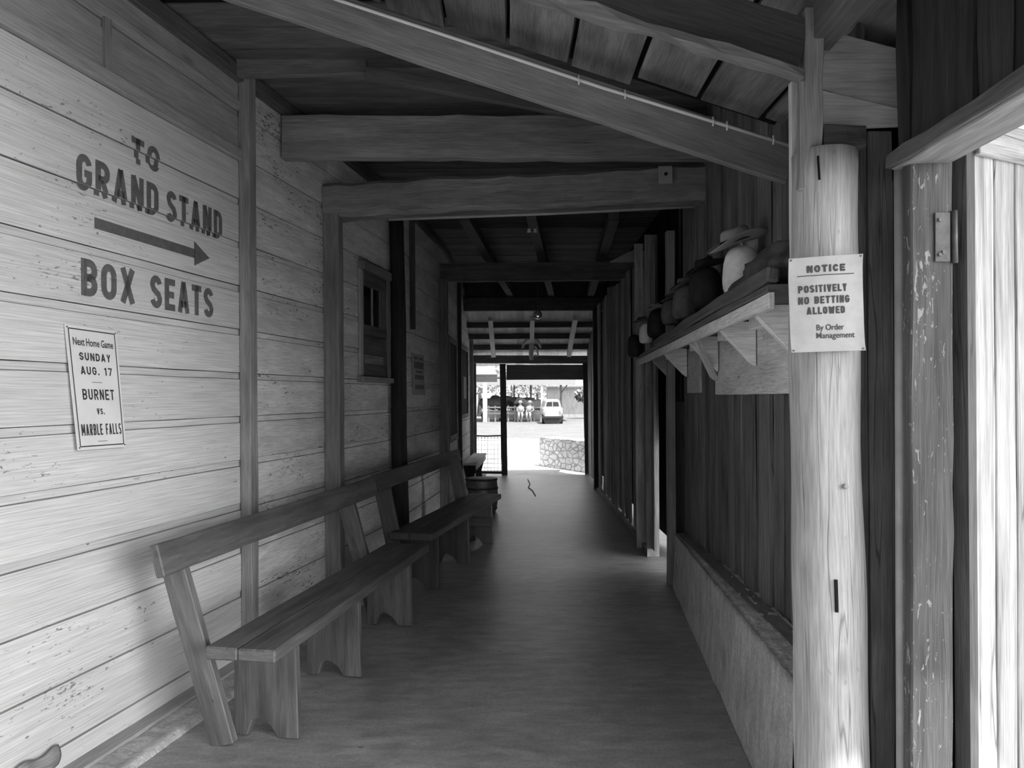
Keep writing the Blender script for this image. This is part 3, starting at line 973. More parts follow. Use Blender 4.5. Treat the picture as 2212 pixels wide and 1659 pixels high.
# crossbeams
one_board('tie_stub', 'rafter_wood', lp(4.62, 3.755, .05), at(792, 124, 4.62), .215, .045, (0, 0, 1), 'short sawn board reaching out from the wall at the top of the first stud', 'beam', tone=.75)
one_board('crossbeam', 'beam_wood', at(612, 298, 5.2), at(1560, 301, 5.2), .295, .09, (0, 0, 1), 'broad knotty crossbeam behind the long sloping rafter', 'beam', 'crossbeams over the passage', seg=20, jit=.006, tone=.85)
m = MB()
pa, pb = at(700, 440, 5.95), at(1540, 400, 5.55)
m.board(pa, pb, .27, .22, (0, 0, 1), tone=.8, seg=22, jit=.012)
tag(m.build('log_beam', 'beam_wood', bevel=.03), 'rough hewn log beam below the broad knotty crossbeam', 'beam', 'crossbeams over the passage')
m = MB(); m.board(at(1437, 359, 5.42), at(1438, 397, 5.42), .10, .006, (1, 0, 0), tone=1)
pl_ = tag(m.build('tin_plate', 'pipe', bevel=.001), 'small grey tin plate nailed near the right end of the rough log beam', 'plate')
m = MB(); c = at(1438, 376, 5.415); m.tube([c, c + V((0, -.006, 0))], .012, 8); m.build('hole', 'dark_void', pl_)
m = MB(); m.tube([at(840, 474, 5.75), at(1180, 462, 5.6), at(1500, 446, 5.4)], .012, 8)
tag(m.build('thin_rod', 'pipe', smooth=True), 'thin rod hanging just under the rough log beam', 'rod')
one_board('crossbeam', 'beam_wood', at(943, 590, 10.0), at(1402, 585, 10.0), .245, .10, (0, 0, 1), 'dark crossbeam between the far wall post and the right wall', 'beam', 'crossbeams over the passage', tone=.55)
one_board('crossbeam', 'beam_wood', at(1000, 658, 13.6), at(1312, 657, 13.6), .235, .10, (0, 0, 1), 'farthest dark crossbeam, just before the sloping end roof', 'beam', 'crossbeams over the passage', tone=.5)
# lengthwise ceiling joists
for pts, lab in ((((1003, 478), (1057, 566)), 'left lengthwise joist under the dark ceiling'), (((1147, 470), (1172, 566)), 'middle lengthwise joist under the dark ceiling, with insulators'), (((1326, 478), (1299, 566)), 'right lengthwise joist under the dark ceiling')):
    b = at(pts[1][0], pts[1][1], 10.0)
    zt = b.z
    d = ray(*pts[0]); a = V((0, 0, EYE)) + d * ((zt - EYE) / d.z)
    dr = (b - a).normalized()
    e = b + dr * (13.6 - b.y)
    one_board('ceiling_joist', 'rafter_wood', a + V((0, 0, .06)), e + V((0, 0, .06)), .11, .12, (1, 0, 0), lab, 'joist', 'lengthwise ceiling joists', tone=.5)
for px, lab in ((1143, 'left of two white knob insulators on the middle joist'), (1156, 'right of two white knob insulators on the middle joist')):
    c = at(px, 498, 7.6)
    m = MB(); m.lathe([(.004, .02), (.022, .016), (.014, .0), (.024, -.016), (.004, -.02)], c, 12)
    tag(m.build('insulator', 'porcelain', smooth=True), lab, 'insulator', 'knob insulators')
# pale gusset above the far crossbeam's right end
m = MB()
o_ = at(1318, 566, 9.9)
def gp(px, py):
    p = at(px, py, 9.9) - o_
    return (p.x, p.z)
m.prism([gp(1316, 566), gp(1360, 543), gp(1386, 535), gp(1396, 522), gp(1396, 535), gp(1408, 548), gp(1408, 566)], o_, (1, 0, 0), (0, 0, 1), (0, .03, 0), tone=1)
tag(m.build('gusset_board', 'gusset_wood'), 'pale pointed scrap board above the right end of the far crossbeam', 'board')

# ------------------------------------------------------------------ right wall
mb = MB()
planks(mb, lambda s: (fx(s) + .03, s, 0), 2.62, 6.55, .40, 3.78, .10, .24, out=.014)
struct(mb.build('wall_right', 'fence_wood'))
mb = MB()
planks(mb, lambda s: (1.46 + .012 * (s - 7.4), s, 0), 7.42, 13.0, .02, 3.22, .10, .24, zjit=.09, out=.03, gap=.016, tl=.5, th_=1.35)
planks(mb, lambda s: (1.585, s, 0), 13.1, 15.5, .02, 2.9, .14, .22, zjit=.02)
struct(mb.build('wall_right_far', 'fence_far'))
# panels added to keep the daylight out above and behind the plank wall
mb = MB()
mb.face([(2.45, 3.7, 2.2), (2.45, 14, 2.2), (2.45, 14, 3.9), (2.45, 3.7, 3.9)])
mb.face([(1.66, 2.75, -.05), (1.66, 6.75, -.05), (1.66, 6.75, 3.8), (1.66, 2.75, 3.8)])
mb.face([(1.66, 6.7, 1.2), (1.72, 8.1, 1.2), (1.72, 8.1, 3.9), (1.66, 6.7, 3.9)])
mb.face([(1.69, 7.5, .0), (1.70, 8.1, .0), (1.70, 8.1, 1.3), (1.69, 7.5, 1.3)])
mb.face([(1.70, 8.0, .10), (1.76, 15.45, .10), (1.76, 15.45, 3.8), (1.70, 8.0, 3.8)])
struct(mb.build('wall_right_light_block', 'dark_void'))
# recess beside the gap: boards facing the camera and the posts of the gap
one_board('post', 'stud_wood', at(1451, 1262, 6.5) + V((0, 0, .0)), at(1447, 500, 6.5), .07, .08, (1, 0, 0), 'grey post at the far end of the low stone wall', 'post', tone=1.0, seg=10)
one_board('plank', 'fence_far', (1.435, 7.60, 0), (1.435, 7.60, 3.3), .13, .03, (1, 0, 0), 'dark upright plank facing the passage beyond the gap in the right wall', 'plank', tone=.9, seg=8)
one_board('plank', 'fence_far', (1.385, 8.05, 0), (1.385, 8.05, 3.3), .09, .05, (1, 0, 0), 'upright plank beside the far end of the shelf', 'plank', tone=1.2, seg=8)
m = MB()
for i in range(3):
    m.board((1.56 + .11 * i, 6.75 + .22 * i, 1.2), (1.56 + .11 * i, 6.75 + .22 * i, 3.6), .2, .02, (.4, .9, 0), tone=.6)
struct(m.build('wall_right_recess', 'dark_wood'))
one_board('post', 'dark_wood', (1.495, 13.02, 0), (1.495, 13.02, 3.2), .13, .10, (1, 0, 0), 'black post where the right plank wall steps back before the end doorway', 'post', tone=.5, seg=8)
one_board('base_rail', 'stud_wood', (1.42, 7.7, .03), (1.50, 12.9, .03), .06, .06, (0, 0, 1), 'low rail along the foot of the right plank wall', 'rail', tone=1.1)
m = MB()
m.prism([(0, 0), (.42, 0), (.42, .16), (.12, .30), (0, .28)], at(1312, 660, 11.5), (1, 0, 0), (0, 0, 1), (0, .03, 0), tone=.8)
tag(m.build('gusset_board', 'gusset_wood'), 'grey gusset board at the top of the right plank wall', 'board')

# low stone wall with its rough top
mb = MB()
def cf(Y, z):                      # front face; leans back and the wall drops with distance
    return V((1.363 + .104 * (Y - 6.29) - .0 + (.02 * (z / .5)), Y, z))
def ctop(Y):
    return .47 + (.62 - .47) * (6.29 - Y) / (6.29 - 2.58)
def curb(u, v):
    Y = 2.66 + (6.36 - 2.66) * u
    zt = ctop(Y)
    nz = noise.noise(V((Y * 5, v * 3, 1)))
    if v <= .5:
        p = cf(Y, zt * v / .5)
        return p + V((.006 * nz, 0, 0))
    k = (v - .5) / .5
    p = cf(Y, zt)
    rw = .012 * noise.noise(V((Y * 9, k * 9, 5)))
    return V((p.x + .20 * k, Y, zt + (rw if k > .02 else 0) - .012 * (k < .1)))
mb.grid(curb, 90, 24)
for i in range(len(mb.f)):
    if i % 24 >= 12:
        mb.m[i] = 1
end = [curb(1, v / 12) for v in range(13)] + [V((1.60, 6.36, .45)), V((1.60, 6.36, 0))]
mb.face(end)
stw = tag(mb.build('low_stone_wall', ['rubble', 'stone_cap'], smooth=True), 'low concrete wall with a rough stone top running along the right side', 'wall')
stw['kind'] = 'structure'
one_board('sill_plank', 'bare_board', (fx(2.75) - .045, 2.75, .59), (fx(6.3) - .045, 6.3, .455), .09, .05, (1, 0, 0), 'dark plank lying between the rough stone top and the upright boards', 'plank', tone=.6)

# ------------------------------------------------------------------ shelf on the right wall
SZ = EYE + .42
def sx(Y):
    return 1.336 + .07125 * (Y - 8.0)
one_board('block', 'dark_wood', (1.55, 6.58, -.02), (1.55, 6.58, 1.6), .24, .04, (1, 0, 0), 'wide dark board added behind the grey post to block daylight', 'board', tone=.7)  # added to close off a bright slot of daylight beside the post
root = thing('wall_shelf', (sx(5), 5, SZ), 'long dark shelf with pale brackets high on the right plank wall', 'shelf')
a, b = V((sx(2.78) + .14, 2.78, SZ - .015)), V((sx(8.0) + .14, 8.0, SZ - .015))
m = MB(); m.board(a, b, .28, .03, (1, 0, 0), tone=.9, seg=14, jit=.003); m.build('shelf_board', 'bench_dark', root, bevel=.003)
m = MB(); m.board(a + V((-.128, 0, -.05)), b + V((-.128, -.12, -.05)), .06, .022, (0, 0, 1), tone=.85, seg=12, jit=.002); m.build('front_rail', 'shelf_pale', root, bevel=.002)
m = MB(); m.board(V((sx(2.78) + .02, 2.78, SZ + .035)), V((sx(6.3) + .02, 6.3, SZ + .03)), .065, .05, (0, 0, 1), tone=.8, seg=12, jit=.008); m.build('rough_rail', 'bench_dark', root, bevel=.01)
m = MB(); m.board(V((fx(2.8) - .002, 2.8, SZ - .24)), V((fx(5.0) - .002, 5.0, SZ - .24)), .35, .022, (0, 0, 1), tone=.85, seg=8, jit=.002); m.build('back_board', 'shelf_pale', root)
m = MB(); m.board(V((fx(5.6) - .002, 5.6, SZ - .22)), V((fx(6.15) - .002, 6.15, SZ - .22)), .36, .022, (0, 0, 1), tone=.6); m.build('back_board', 'shelf_pale', root)
for (Yb, tn) in ((3.17, 1.15), (3.9, 1.1), (4.86, 1.05), (6.1, .95), (7.0, .45)):
    d = fx(Yb) - .02 - (sx(Yb) + .045)
    m = MB()
    m.prism([(0, 0), (d, 0), (d, -.235), (d - .03, -.215), (0, -.035)], (sx(Yb) + .045, Yb, SZ - .032), (1, 0, 0), (0, 0, 1), (0, .04, 0), tone=tn)
    m.prism([(d * .52, -.005), (d, -.005), (d, -.075), (d * .52, -.075)], (sx(Yb) + .045, Yb + .041, SZ - .032), (1, 0, 0), (0, 0, 1), (0, .35, 0), tone=tn * .9)
    m.build('bracket', 'shelf_pale', root, bevel=.003)
m = MB(); m.board(V((sx(4.6) + .05, 4.62, SZ - .06)), V((fx(4.9) - .03, 4.95, SZ - .30)), .05, .03, (0, 1, 0), tone=.8); m.build('brace', 'shelf_pale', root)

# ------------------------------------------------------------------ hats and stuffed heads on the shelf
def stuffed(px, pt, pb, wpx, Y, mat, label, fold=.12, seed=1, sxy=(1, 1)):
    c = at(px, pb, Y); t = at(px, pt, Y)
    r = wpx / 2 * Y / FPX
    h = t.z - c.z
    m = MB()
    pr = [(r * .55, 0), (r * .92, h * .04), (r * 1.0, h * .25), (r * .97, h * .55), (r * .86, h * .80), (r * .6, h * .95), (.001, h)]
    m.lathe(pr, c, 24, sxy[0], sxy[1], fn=lambda a, k, rr, z: (rr * (1 + fold * noise.noise(V((math.cos(a) * 1.4, math.sin(a) * 1.4, z * 7 + seed * 9)))), z))
    return tag(m.build('stuffed_sack', mat, smooth=True, sub=1), label, 'sack')
def hat(px, py, Y, wpx, mat, tilt, yaw, label, group, crown=True, flat=1.0):
    c = at(px, py, Y)
    r = wpx / 2 * Y / FPX
    root = thing('felt_hat', c, label, 'hat', group)
    root.rotation_euler = (0, 0, 0)
    rot = Matrix.Rotation(yaw, 3, 'Z') @ Matrix.Rotation(tilt, 3, 'Y')
    def place(m):
        for i, p in enumerate(m.v):
            m.v[i] = c + rot @ p
    m = MB()
    m.lathe([(r * .45, .004), (r * .8, .0), (r, .008), (r, .013), (r * .8, .006), (r * .45, .010)], (0, 0, 0), 28, 1, .8 * flat,
            fn=lambda a, k, rr, z: (rr, z + .16 * r * (abs(math.sin(a)) ** 2) * (rr / r) ** 2 - .05 * r * math.cos(2 * a)))
    place(m); m.build('brim', mat, root, smooth=True, sub=1)
    if crown:
        m = MB()
        h = r * .55
        m.lathe([(r * .52, .004), (r * .50, h * .4), (r * .44, h * .85), (r * .30, h * 1.0), (.001, h * .85)], (0, 0, 0), 24, 1, .8 * flat,
                fn=lambda a, k, rr, z: (rr, z - (.12 * h * abs(math.sin(a)) if k > .5 else 0)))
        place(m); m.build('crown', mat, root, smooth=True, sub=1)
        m = MB()
        m.lathe([(r * .527, .012), (r * .527, .035)], (0, 0, 0), 24, 1, .8 * flat)
        place(m); m.build('band', 'black_cloth', root, smooth=True)
    return root
G = 'hats along the wall shelf'
stuffed(1603, 530, 640, 84, 3.83, 'white_cloth', 'white cloth sack shaped like a head on the shelf beside the log post', .10, 1)
m = MB()
c = at(1612, 606, 3.74); m.lathe([(.001, .0), (.011, .002), (.013, .006)], c, 10)
hat(1594, 527, 3.80, 142, 'pale_felt', math.radians(-19), .15, 'pale wide-brimmed hat on the white cloth sack', G)
m = MB()
q = at(1640, 545, 3.95)
m.grid(lambda u, v: (q.x - .10 + .13 * u + .02 * math.sin(v * 5), q.y + .04 * u + .02 * math.sin(u * 6 + v * 4), q.z + .06 - .17 * v + .04 * u), 8, 8)
tag(m.build('cloth_flap', 'white_cloth', smooth=True, solidify=.004), 'white cloth flap hanging behind the pale hat', 'cloth')
stuffed(1524, 575, 668, 74, 4.72, 'black_cloth', 'black leather head-shaped sack next to the white one', .22, 2)
hat(1525, 580, 4.70, 92, 'black_cloth', math.radians(-20), .1, 'black hat on the black leather sack', G)
stuffed(1482, 612, 690, 58, 5.45, 'grey_cloth', 'grey stuffed sack left of the black sack', .18, 3)
hat(1483, 616, 5.40, 76, 'grey_cloth', math.radians(-20), .1, 'grey hat on the larger grey sack', G)
stuffed(1450, 645, 702, 46, 6.2, 'grey_cloth', 'smaller grey stuffed sack with a strap', .2, 4)
hat(1452, 648, 6.15, 56, 'leather', math.radians(-12), .1, 'dark hat on the smaller grey sack', G)
stuffed(1420, 668, 730, 42, 6.9, 'black_cloth', 'dark sack below the light-brimmed hat near the shelf end', .2, 5)
hat(1417, 668, 6.85, 50, 'pale_felt', math.radians(-14), .1, 'small light-brimmed hat near the far end of the shelf', G)
stuffed(1395, 698, 742, 28, 7.3, 'white_cloth', 'narrow white bag near the far end of the shelf', .2, 6)
hat(1388, 695, 7.2, 44, 'leather', math.radians(-8), .1, 'dark hat over the narrow white bag at the shelf end', G)
stuffed(1371, 722, 772, 34, 7.65, 'black_cloth', 'black boot-like bundle hanging off the far end of the shelf', .25, 7)
# rumpled leather heap beside the log
m = MB()
c = V((sx(3.1) + .15, 3.12, SZ + .0))
def heap(u, v):
    a = 2 * PI * u; p = PI * v
    d = V((math.sin(p) * math.cos(a), math.sin(p) * math.sin(a), math.cos(p)))
    k = 1 + .30 * noise.noise(d * 2.2 + V((3, 1, 7))) + .12 * noise.noise(d * 6)
    return c + V((d.x * .12 * k, d.y * .42 * k, max(.0, .08 + d.z * .13 * k)))
m.grid(heap, 40, 24)
tag(m.build('leather_heap', 'leather', smooth=True), 'rumpled dark leather heap on the shelf right behind the log post', 'leather bundle')
m = MB(); pts = [at(1556, 655, 4.05), at(1560, 648, 4.05), at(1566, 641, 4.06), at(1575, 640, 4.08), at(1569, 650, 4.1), at(1562, 662, 4.05)]
m.tube(pts, .005, 6)
tag(m.build('strap_loop', 'pipe', smooth=True), 'thin loop of wire standing at the shelf edge below the white sack', 'wire loop')

# ------------------------------------------------------------------ log post and the framing on it
LY = 2.56
m = MB()
bot, top = at(1795, 1890, LY), at(1779, 334, LY)
pts, rs = [], []
for i in range(26):
    k = i / 25
    pts.append(bot + (top - bot) * k + V((.006 * math.sin(k * 7), 0, 0)))
    rs.append(.121 - .013 * k + .003 * math.sin(k * 19))
pts[0].z = 0
m.tube(pts, rs, 36, wob=.045)
log = tag(m.build('log_post', 'log_wood', smooth=True), 'thick pale peeled log post carrying the NOTICE sign', 'post')
c = at(1793, 1042, LY); m = MB()
m.tube([V((c.x, LY - .114, c.z)), V((c.x, LY - .124, c.z))], .0085, 12); m.build('knot', 'bare_board', log, smooth=True)
m = MB(); c = at(1806, 1288, LY - .12)
m.board(at(1805, 1252, LY - .1165), at(1807, 1322, LY - .117), .009, .012, (1, 0, 0), tone=1); m.build('crack', 'dark_void', log)
m = MB(); m.board(at(1767, 337, LY - .1), at(1770, 388, LY - .103), .005, .008, (1, 0, 0), tone=1); m.build('crack', 'dark_void', log)
one_board('upright_board', 'stud_wood', at(1752, 330, LY - .05), at(1756, 20, LY - .05), .145 * 0.42, .04, (1, 0, 0), 'dark board standing on the log post up to the roof', 'board', tone=1.0)
one_board('upright_board', 'gusset_wood', at(1734, 1880, LY + .06), at(1721, 178, LY + .06), .05, .03, (1, 0, 0), 'long pale strip standing along the left side of the log post', 'board', tone=1.25, seg=16, jit=.002)
one_board('upright_board', 'stud_wood', at(1729, 412, LY - .13), at(1731, 178, LY - .13), .018, .03, (1, 0, 0), 'splintered dark sliver at the top left of the log post', 'board', tone=.9)
m = MB()
m.board((1.07, 1.6, roofz(1.07) - .10), (1.07, 2.64, roofz(1.07) - .10), .10, .15, (1, 0, 0), tone=.5, seg=8, jit=.004)
tag(m.build('roof_plate', 'stud_wood', bevel=.004), 'dark plate beam under the roof boards above the log post', 'beam')
# pale boards bridging from the log to the doorway wall
m = MB(); GY = 2.58
def g2(px, py):
    p = at(px, py, GY); return (p.x, p.z)
m.prism([g2(1772, 190), g2(1960, 248), g2(2030, 215), g2(2024, 126), g2(1776, 62)], (0, GY, 0), (1, 0, 0), (0, 0, 1), (0, .025, 0), tone=.9)
tag(m.build('gusset_board', 'gusset_wood', bevel=.002), 'upper of two pale boards bridging from the log post to the doorway wall', 'board', 'bridging boards over the log post')
m = MB()
m.prism([g2(1764, 280), g2(1958, 272), g2(1960, 242), g2(1768, 196)], (0, GY - .012, 0), (1, 0, 0), (0, 0, 1), (0, .025, 0), tone=1.0)
tag(m.build('gusset_board', 'gusset_wood', bevel=.002), 'lower of two pale boards bridging from the log post to the doorway wall', 'board', 'bridging boards over the log post')
m = MB(); m.board(at(1766, 306, LY - .02), at(1856, 306, LY - .02), .075, .12, (0, 0, 1), tone=.7, jit=.004, seg=4)
tag(m.build('end_block', 'dark_wood', bevel=.004), 'dark sawn block sitting on top of the log post', 'block')
# dark boards and pipe right of the log
one_board('upright_board', 'black_wood', at(1868, 1890, 2.7), at(1868, 280, 2.7), .06, .05, (1, 0, 0), 'black upright board just right of the log post', 'board', tone=.8)
one_board('upright_board', 'fence_wood', at(1905, 1890, 2.62), at(1897, 285, 2.62), .085, .03, (1, 0, 0), 'dark grey upright board between the log post and the round pipe', 'board', tone=.85)
m = MB(); m.board((1.47, 2.9, 0), (1.47, 2.9, 3.6), .40, .02, (1, 0, 0), tone=.6)
struct(m.build('wall_right_return', 'black_wood'))
m = MB(); m.tube([at(1950, 1890, 2.42), at(1944, 345, 2.42)], .0185, 16)
tag(m.build('round_pipe', 'pipe', smooth=True), 'smooth grey upright pipe left of the weathered door jamb', 'pipe')
# doorway near the camera on the right
JY = 2.36
m = MB()
m.board(at(2005, 1950, JY), at(2004, 350, JY), .135, .05, (1, 0, 0), tone=.8, seg=16, jit=.003)
tag(m.build('door_jamb', 'weathered', bevel=.005), 'weathered peeling door jamb with a strap hinge near the frame edge', 'door jamb')
m = MB()
m.board((1.315, 1.5, 2.40), (1.315, JY + .05, 2.40), .15, .05, (1, 0, 0), tone=1.0, seg=8, jit=.004)
m.board((1.236, 1.5, 2.405), (1.236, JY + .05, 2.405), .05, .03, (0, 0, 1), tone=.4, seg=8, jit=.004)
tag(m.build('door_header', 'stud_wood', bevel=.004), 'heavy wooden header over the bright side doorway', 'door header')
mb = MB()
planks(mb, lambda s: (1.262, s, 0), 1.55, JY + .03, 2.43, 3.4, .09, .2, out=.012)
planks(mb, lambda s: (1.24, s, 0), -1.05, -.6, .0, 3.6, .12, .2)
struct(mb.build('wall_right_near', 'black_wood'))
mb = MB()
mb.face([(1.42, 1.55, 2.44), (1.42, 2.9, 2.44), (1.42, 2.9, 3.9), (1.42, 1.55, 3.9)])
struct(mb.build('wall_right_cladding', 'dark_void'))
one_board('dark_strip', 'black_wood', at(2066, 1950, 2.45), at(2066, 330, 2.45), .045, .04, (1, 0, 0), 'black strip between the weathered jamb and the open door', 'strip', tone=.5)
# open plank door outside, hinged on the jamb
droot = bpy.data.objects.new('door_1', None); COL.objects.link(droot); struct(droot)
h0 = V((1.462, 2.36, 0)); dd = V((math.cos(math.radians(25)), math.sin(math.radians(25)), 0))
droot.location = h0
mb = MB()
for i, (s, w) in enumerate(((0, .105), (.108, .105), (.216, .11), (.33, .12), (.453, .14), (.596, .12), (.72, .14))):
    c = h0 + dd * (s + w / 2)
    mb.board(V((c.x, c.y, .05)), V((c.x, c.y, 2.50)), w - .004, .025, dd, tone=rnd.uniform(.88, 1.1), seg=10, jit=.0015)
mb.build('door_board', 'door_board', droot, bevel=.003)
nn = V((dd.y, -dd.x, 0))
mb = MB()
mb.board(h0 + dd * .0 + nn * .024 + V((0, 0, 2.46)), h0 + dd * .86 + nn * .024 + V((0, 0, 2.46)), .11, .022, (0, 0, 1), tone=1.1)
mb.board(h0 + dd * .0 + nn * .024 + V((0, 0, .35)), h0 + dd * .86 + nn * .024 + V((0, 0, .35)), .11, .022, (0, 0, 1), tone=1.1)
mb.build('batten', 'door_board', droot, bevel=.003)
mb = MB(); mb.board(h0 - dd * .022 + V((0, .01, .05)), h0 - dd * .022 + V((0, .01, 2.42)), .04, .05, dd, tone=.9)
mb.build('hinge_stile', 'dark_wood', droot)
# strap hinge
m = MB(); m.board(at(1986 + 34, 512, JY - .03), at(2052, 512, JY - .03), .155, .004, (0, 0, 1), tone=1); hr = m.build('strap_hinge', 'rust', droot, bevel=.001)
m = MB(); m.tube([at(2061, 455, JY - .03), at(2063, 568, JY - .03)], .009, 10); m.build('pin', 'iron', hr, smooth=True)
for px, py in ((2030, 475), (2038, 545), (2030, 550)):
    m = MB(); c = at(px, py, JY - .034); m.tube([c, c + V((0, -.005, 0))], .006, 8)
    m.build('nail_head', 'iron', hr)

# ------------------------------------------------------------------ benches
SEAT = .515
def bench(name, label, a, b, width, legs, back=None, uprights=(), mat='bench_wood', brace=None, two=True, dark=1.0):
    """a, b: the seat's front edge (near and far end, at seat height); the bench is `width` deep towards the wall"""
    a, b = V(a), V(b)
    d = (b - a).normalized()
    n = V((-d.y, d.x, 0))                 # towards the wall
    L = (b - a).length
    root = thing(name, V((a.x, a.y, 0)) + d * (L / 2) + n * (width / 2), label, 'bench', 'plank benches along the left wall')
    if two:
        for k, (o0, w) in enumerate(((0, width * .53), (width * .535, width * .465))):
            m = MB()
            c0 = a + n * (o0 + w / 2) + V((0, 0, -.03)); c1 = c0 + d * L
            m.board(c0, c1, w, .06, n, tone=rnd.uniform(.85, .95) * dark, seg=14, jit=.002)
            m.build('seat_plank', mat, root, bevel=.008)
    for i, t in enumerate(legs):
        m = MB()
        w = width * .93
        o_ = V((a.x, a.y, 0)) + d * t + n * .025
        zt = SEAT - .06
        arch = [(w * .30, 0), (w * .40, .05), (w * .5, .075), (w * .62, .09), (w * .72, .075), (w * .78, 0)]
        poly = [(-.012, 0), (w * .24, 0)] + [(x, y_) for x, y_ in arch[0:1]] + arch[1:-1] + [(w * .80, 0), (w + .01, 0), (w, zt), (0, zt)]
        m.prism(poly, o_, n, (0, 0, 1), d * .045, tone=rnd.uniform(.8, 1.0) * dark, grain='y')
        m.build('leg', mat, root, bevel=.005)
    if brace is not None:
        m = MB(); o_ = V((a.x, a.y, 0)) + d * (legs[brace] - .03) + n * .0
        m.board(o_ + V((0, 0, .25)), o_ + n * width * .9 + V((0, 0, .25)), .10, .03, (0, 0, 1), tone=.8 * dark); m.build('brace', mat, root, bevel=.003)
    if back:
        p, q, h, tl = back                 # top-edge centre line of the backrest board
        p, q = V(p), V(q)
        m = MB()
        dn = (q - p).normalized()
        wv = (V((0, 0, 1)) + n * tl).normalized()
        m.board(p - wv * h / 2, q - wv * h / 2, h, .045, wv, tone=.92 * dark, seg=14, jit=.002)
        m.build('backrest', mat, root, bevel=.006)
    for (f0, f1, w) in uprights:
        m = MB()
        f0, f1 = V(f0), V(f1)
        m.board(f0, f1, w, .045, n, tone=1.05 * dark, seg=6, jit=.002)
        m.build('upright', mat, root, bevel=.005)
    return root
# near bench
a = V((-1.075, 3.33, SEAT)); d1 = V((.427, 2.40, 0)).normalized()
b = a + d1 * 2.44
n1 = V((-d1.y, d1.x, 0))
bench('bench', 'nearest old plank bench with a slanted back rail', a, b, .345, (.25, 1.05, 2.03),
      back=(at(330, 1178, 3.34), at(803, 1031, 6.0), .15, .25),
      uprights=((V((-1.385, 3.54, 0)), V((-1.645, 3.54, .95)), .125),
                (V((-1.04, 5.62, 0)), V((-1.29, 5.62, .96)), .13)))
# second bench
a2 = on_floor(933, 1154, SEAT); b2 = on_floor(1083, 1066.5, SEAT)
d2 = (b2 - a2).normalized(); n2 = V((-d2.y, d2.x, 0))
bench('bench', 'second plank bench, beyond the nearest bench and before the keg', a2, b2, .38, (.22, 1.2, 2.2),
      back=(at(806, 1026, 6.1), at(988, 970, 9.0), .145, .25),
      uprights=((a2 + d2 * .16 + n2 * .31 - V((0, 0, SEAT)), a2 + d2 * .16 + n2 * .52 + V((0, 0, .46)), .14),
                (a2 + d2 * 2.3 + n2 * .31 - V((0, 0, SEAT)), a2 + d2 * 2.3 + n2 * .50 + V((0, 0, .46)), .14)), brace=2, dark=.75)
# white bench by the end doorway
a3, b3 = at(1030, 1000, 12.7), at(1051, 978, 15.0)
a3.z = b3.z = SEAT
d3 = (b3 - a3).normalized(); n3 = V((-d3.y, d3.x, 0))
root = thing('bench', (a3.x - .1, 13.8, 0), 'small whitewashed bench by the wire panel at the far end', 'bench', 'plank benches along the left wall')
for k in range(2):
    m = MB(); c = a3 + n3 * (.066 + .133 * k) + V((0, 0, -.02)); m.board(c, c + d3 * (b3 - a3).length, .128, .04, n3, tone=1.0, seg=4, jit=.001)
    m.build('seat_plank', 'far_pale', root, bevel=.004)
for t in (.12, 2.0):
    m = MB(); o_ = V((a3.x, a3.y, 0)) + d3 * t
    m.prism([(.06, 0), (.20, 0), (.19, .2), (.24, .42), (.25, SEAT - .04), (.01, SEAT - .04), (.02, .42), (.08, .2)], o_, n3, (0, 0, 1), d3 * .04, tone=.6, grain='y')
    m.build('leg', 'dark_wood', root)
m = MB(); o_ = a3 + n3 * .02 + d3 * .05; m.board(o_ + V((0, 0, -.08)), o_ + d3 * 2.2 + V((0, 0, -.08)), .09, .02, (0, 0, 1), tone=.8); m.build('apron', 'far_pale', root)

# keg, pale lump standing in for a sunlit patch, twig
kc = on_floor(1040, 1104, 0); ky = 10.7
kc = at(1040, 1031, ky); kc = V((kc.x, ky, 0))
root = thing('nail_keg', kc, 'squat metal keg at the far end of the second bench', 'keg')
m = MB()
m.lathe([(.205, .0), (.222, .06), (.232, .14), (.236, .25), (.232, .36), (.226, .44), (.224, .478), (.205, .478), (.205, .44), (.001, .43)], kc, 32)
m.build('body', 'keg_metal', root, smooth=False)
for z, r in ((.05, .224), (.17, .238), (.34, .238), (.465, .229)):
    m = MB(); m.lathe([(r - .004, z - .014), (r + .004, z - .012), (r + .004, z + .012), (r - .004, z + .014)], kc, 32); m.build('hoop', 'iron', root, smooth=True)
m = MB(); m.lathe([(.203, .44), (.001, .442)], kc, 24); m.build('lid', 'rubber', root)
m = MB(); c = at(996, 1062, 10.2); c.z = 0
m.lathe([(.07, 0), (.10, .05), (.11, .2), (.09, .34), (.05, .44), (.001, .45)], c, 20, fn=lambda a, k, r, z: (r * (1 + .35 * noise.noise(V((math.cos(a) * 2, math.sin(a) * 2, z * 6)))), z))
tag(m.build('sunlit_patch_lump', 'white_cloth', smooth=True), 'pale crumpled lump for a sunlit patch between the second bench and the keg', 'sack')
m = MB(); p = [on_floor(x, y) + V((0, 0, .008)) for x, y in ((1140, 1036), (1145, 1046), (1141, 1054), (1150, 1060), (1157, 1072))]
m.tube(p, .007, 6)
tag(m.build('twig', 'bark'), 'thin bent twig lying on the floor before the end doorway', 'twig')

# hanging bulb
bc = at(1162, 676, 10.9)
root = thing('pendant_bulb', bc, 'bare glass bulb hanging on a cord in the far passage', 'lamp')
m = MB(); m.tube([bc + V((0, 0, .13)), V((bc.x, bc.y, 3.755))], .005, 6); m.build('cord', 'wire', root)
m = MB(); m.lathe([(.035, .135), (.03, .11), (.02, .08), (.018, .05)], bc, 14); m.build('socket', 'iron', root, smooth=True)
m = MB(); m.lathe([(.016, .06), (.03, .035), (.056, -.0), (.064, -.03), (.055, -.062), (.03, -.085), (.001, -.092)], bc, 20); m.build('bulb', 'bulb_glass', root, smooth=True)

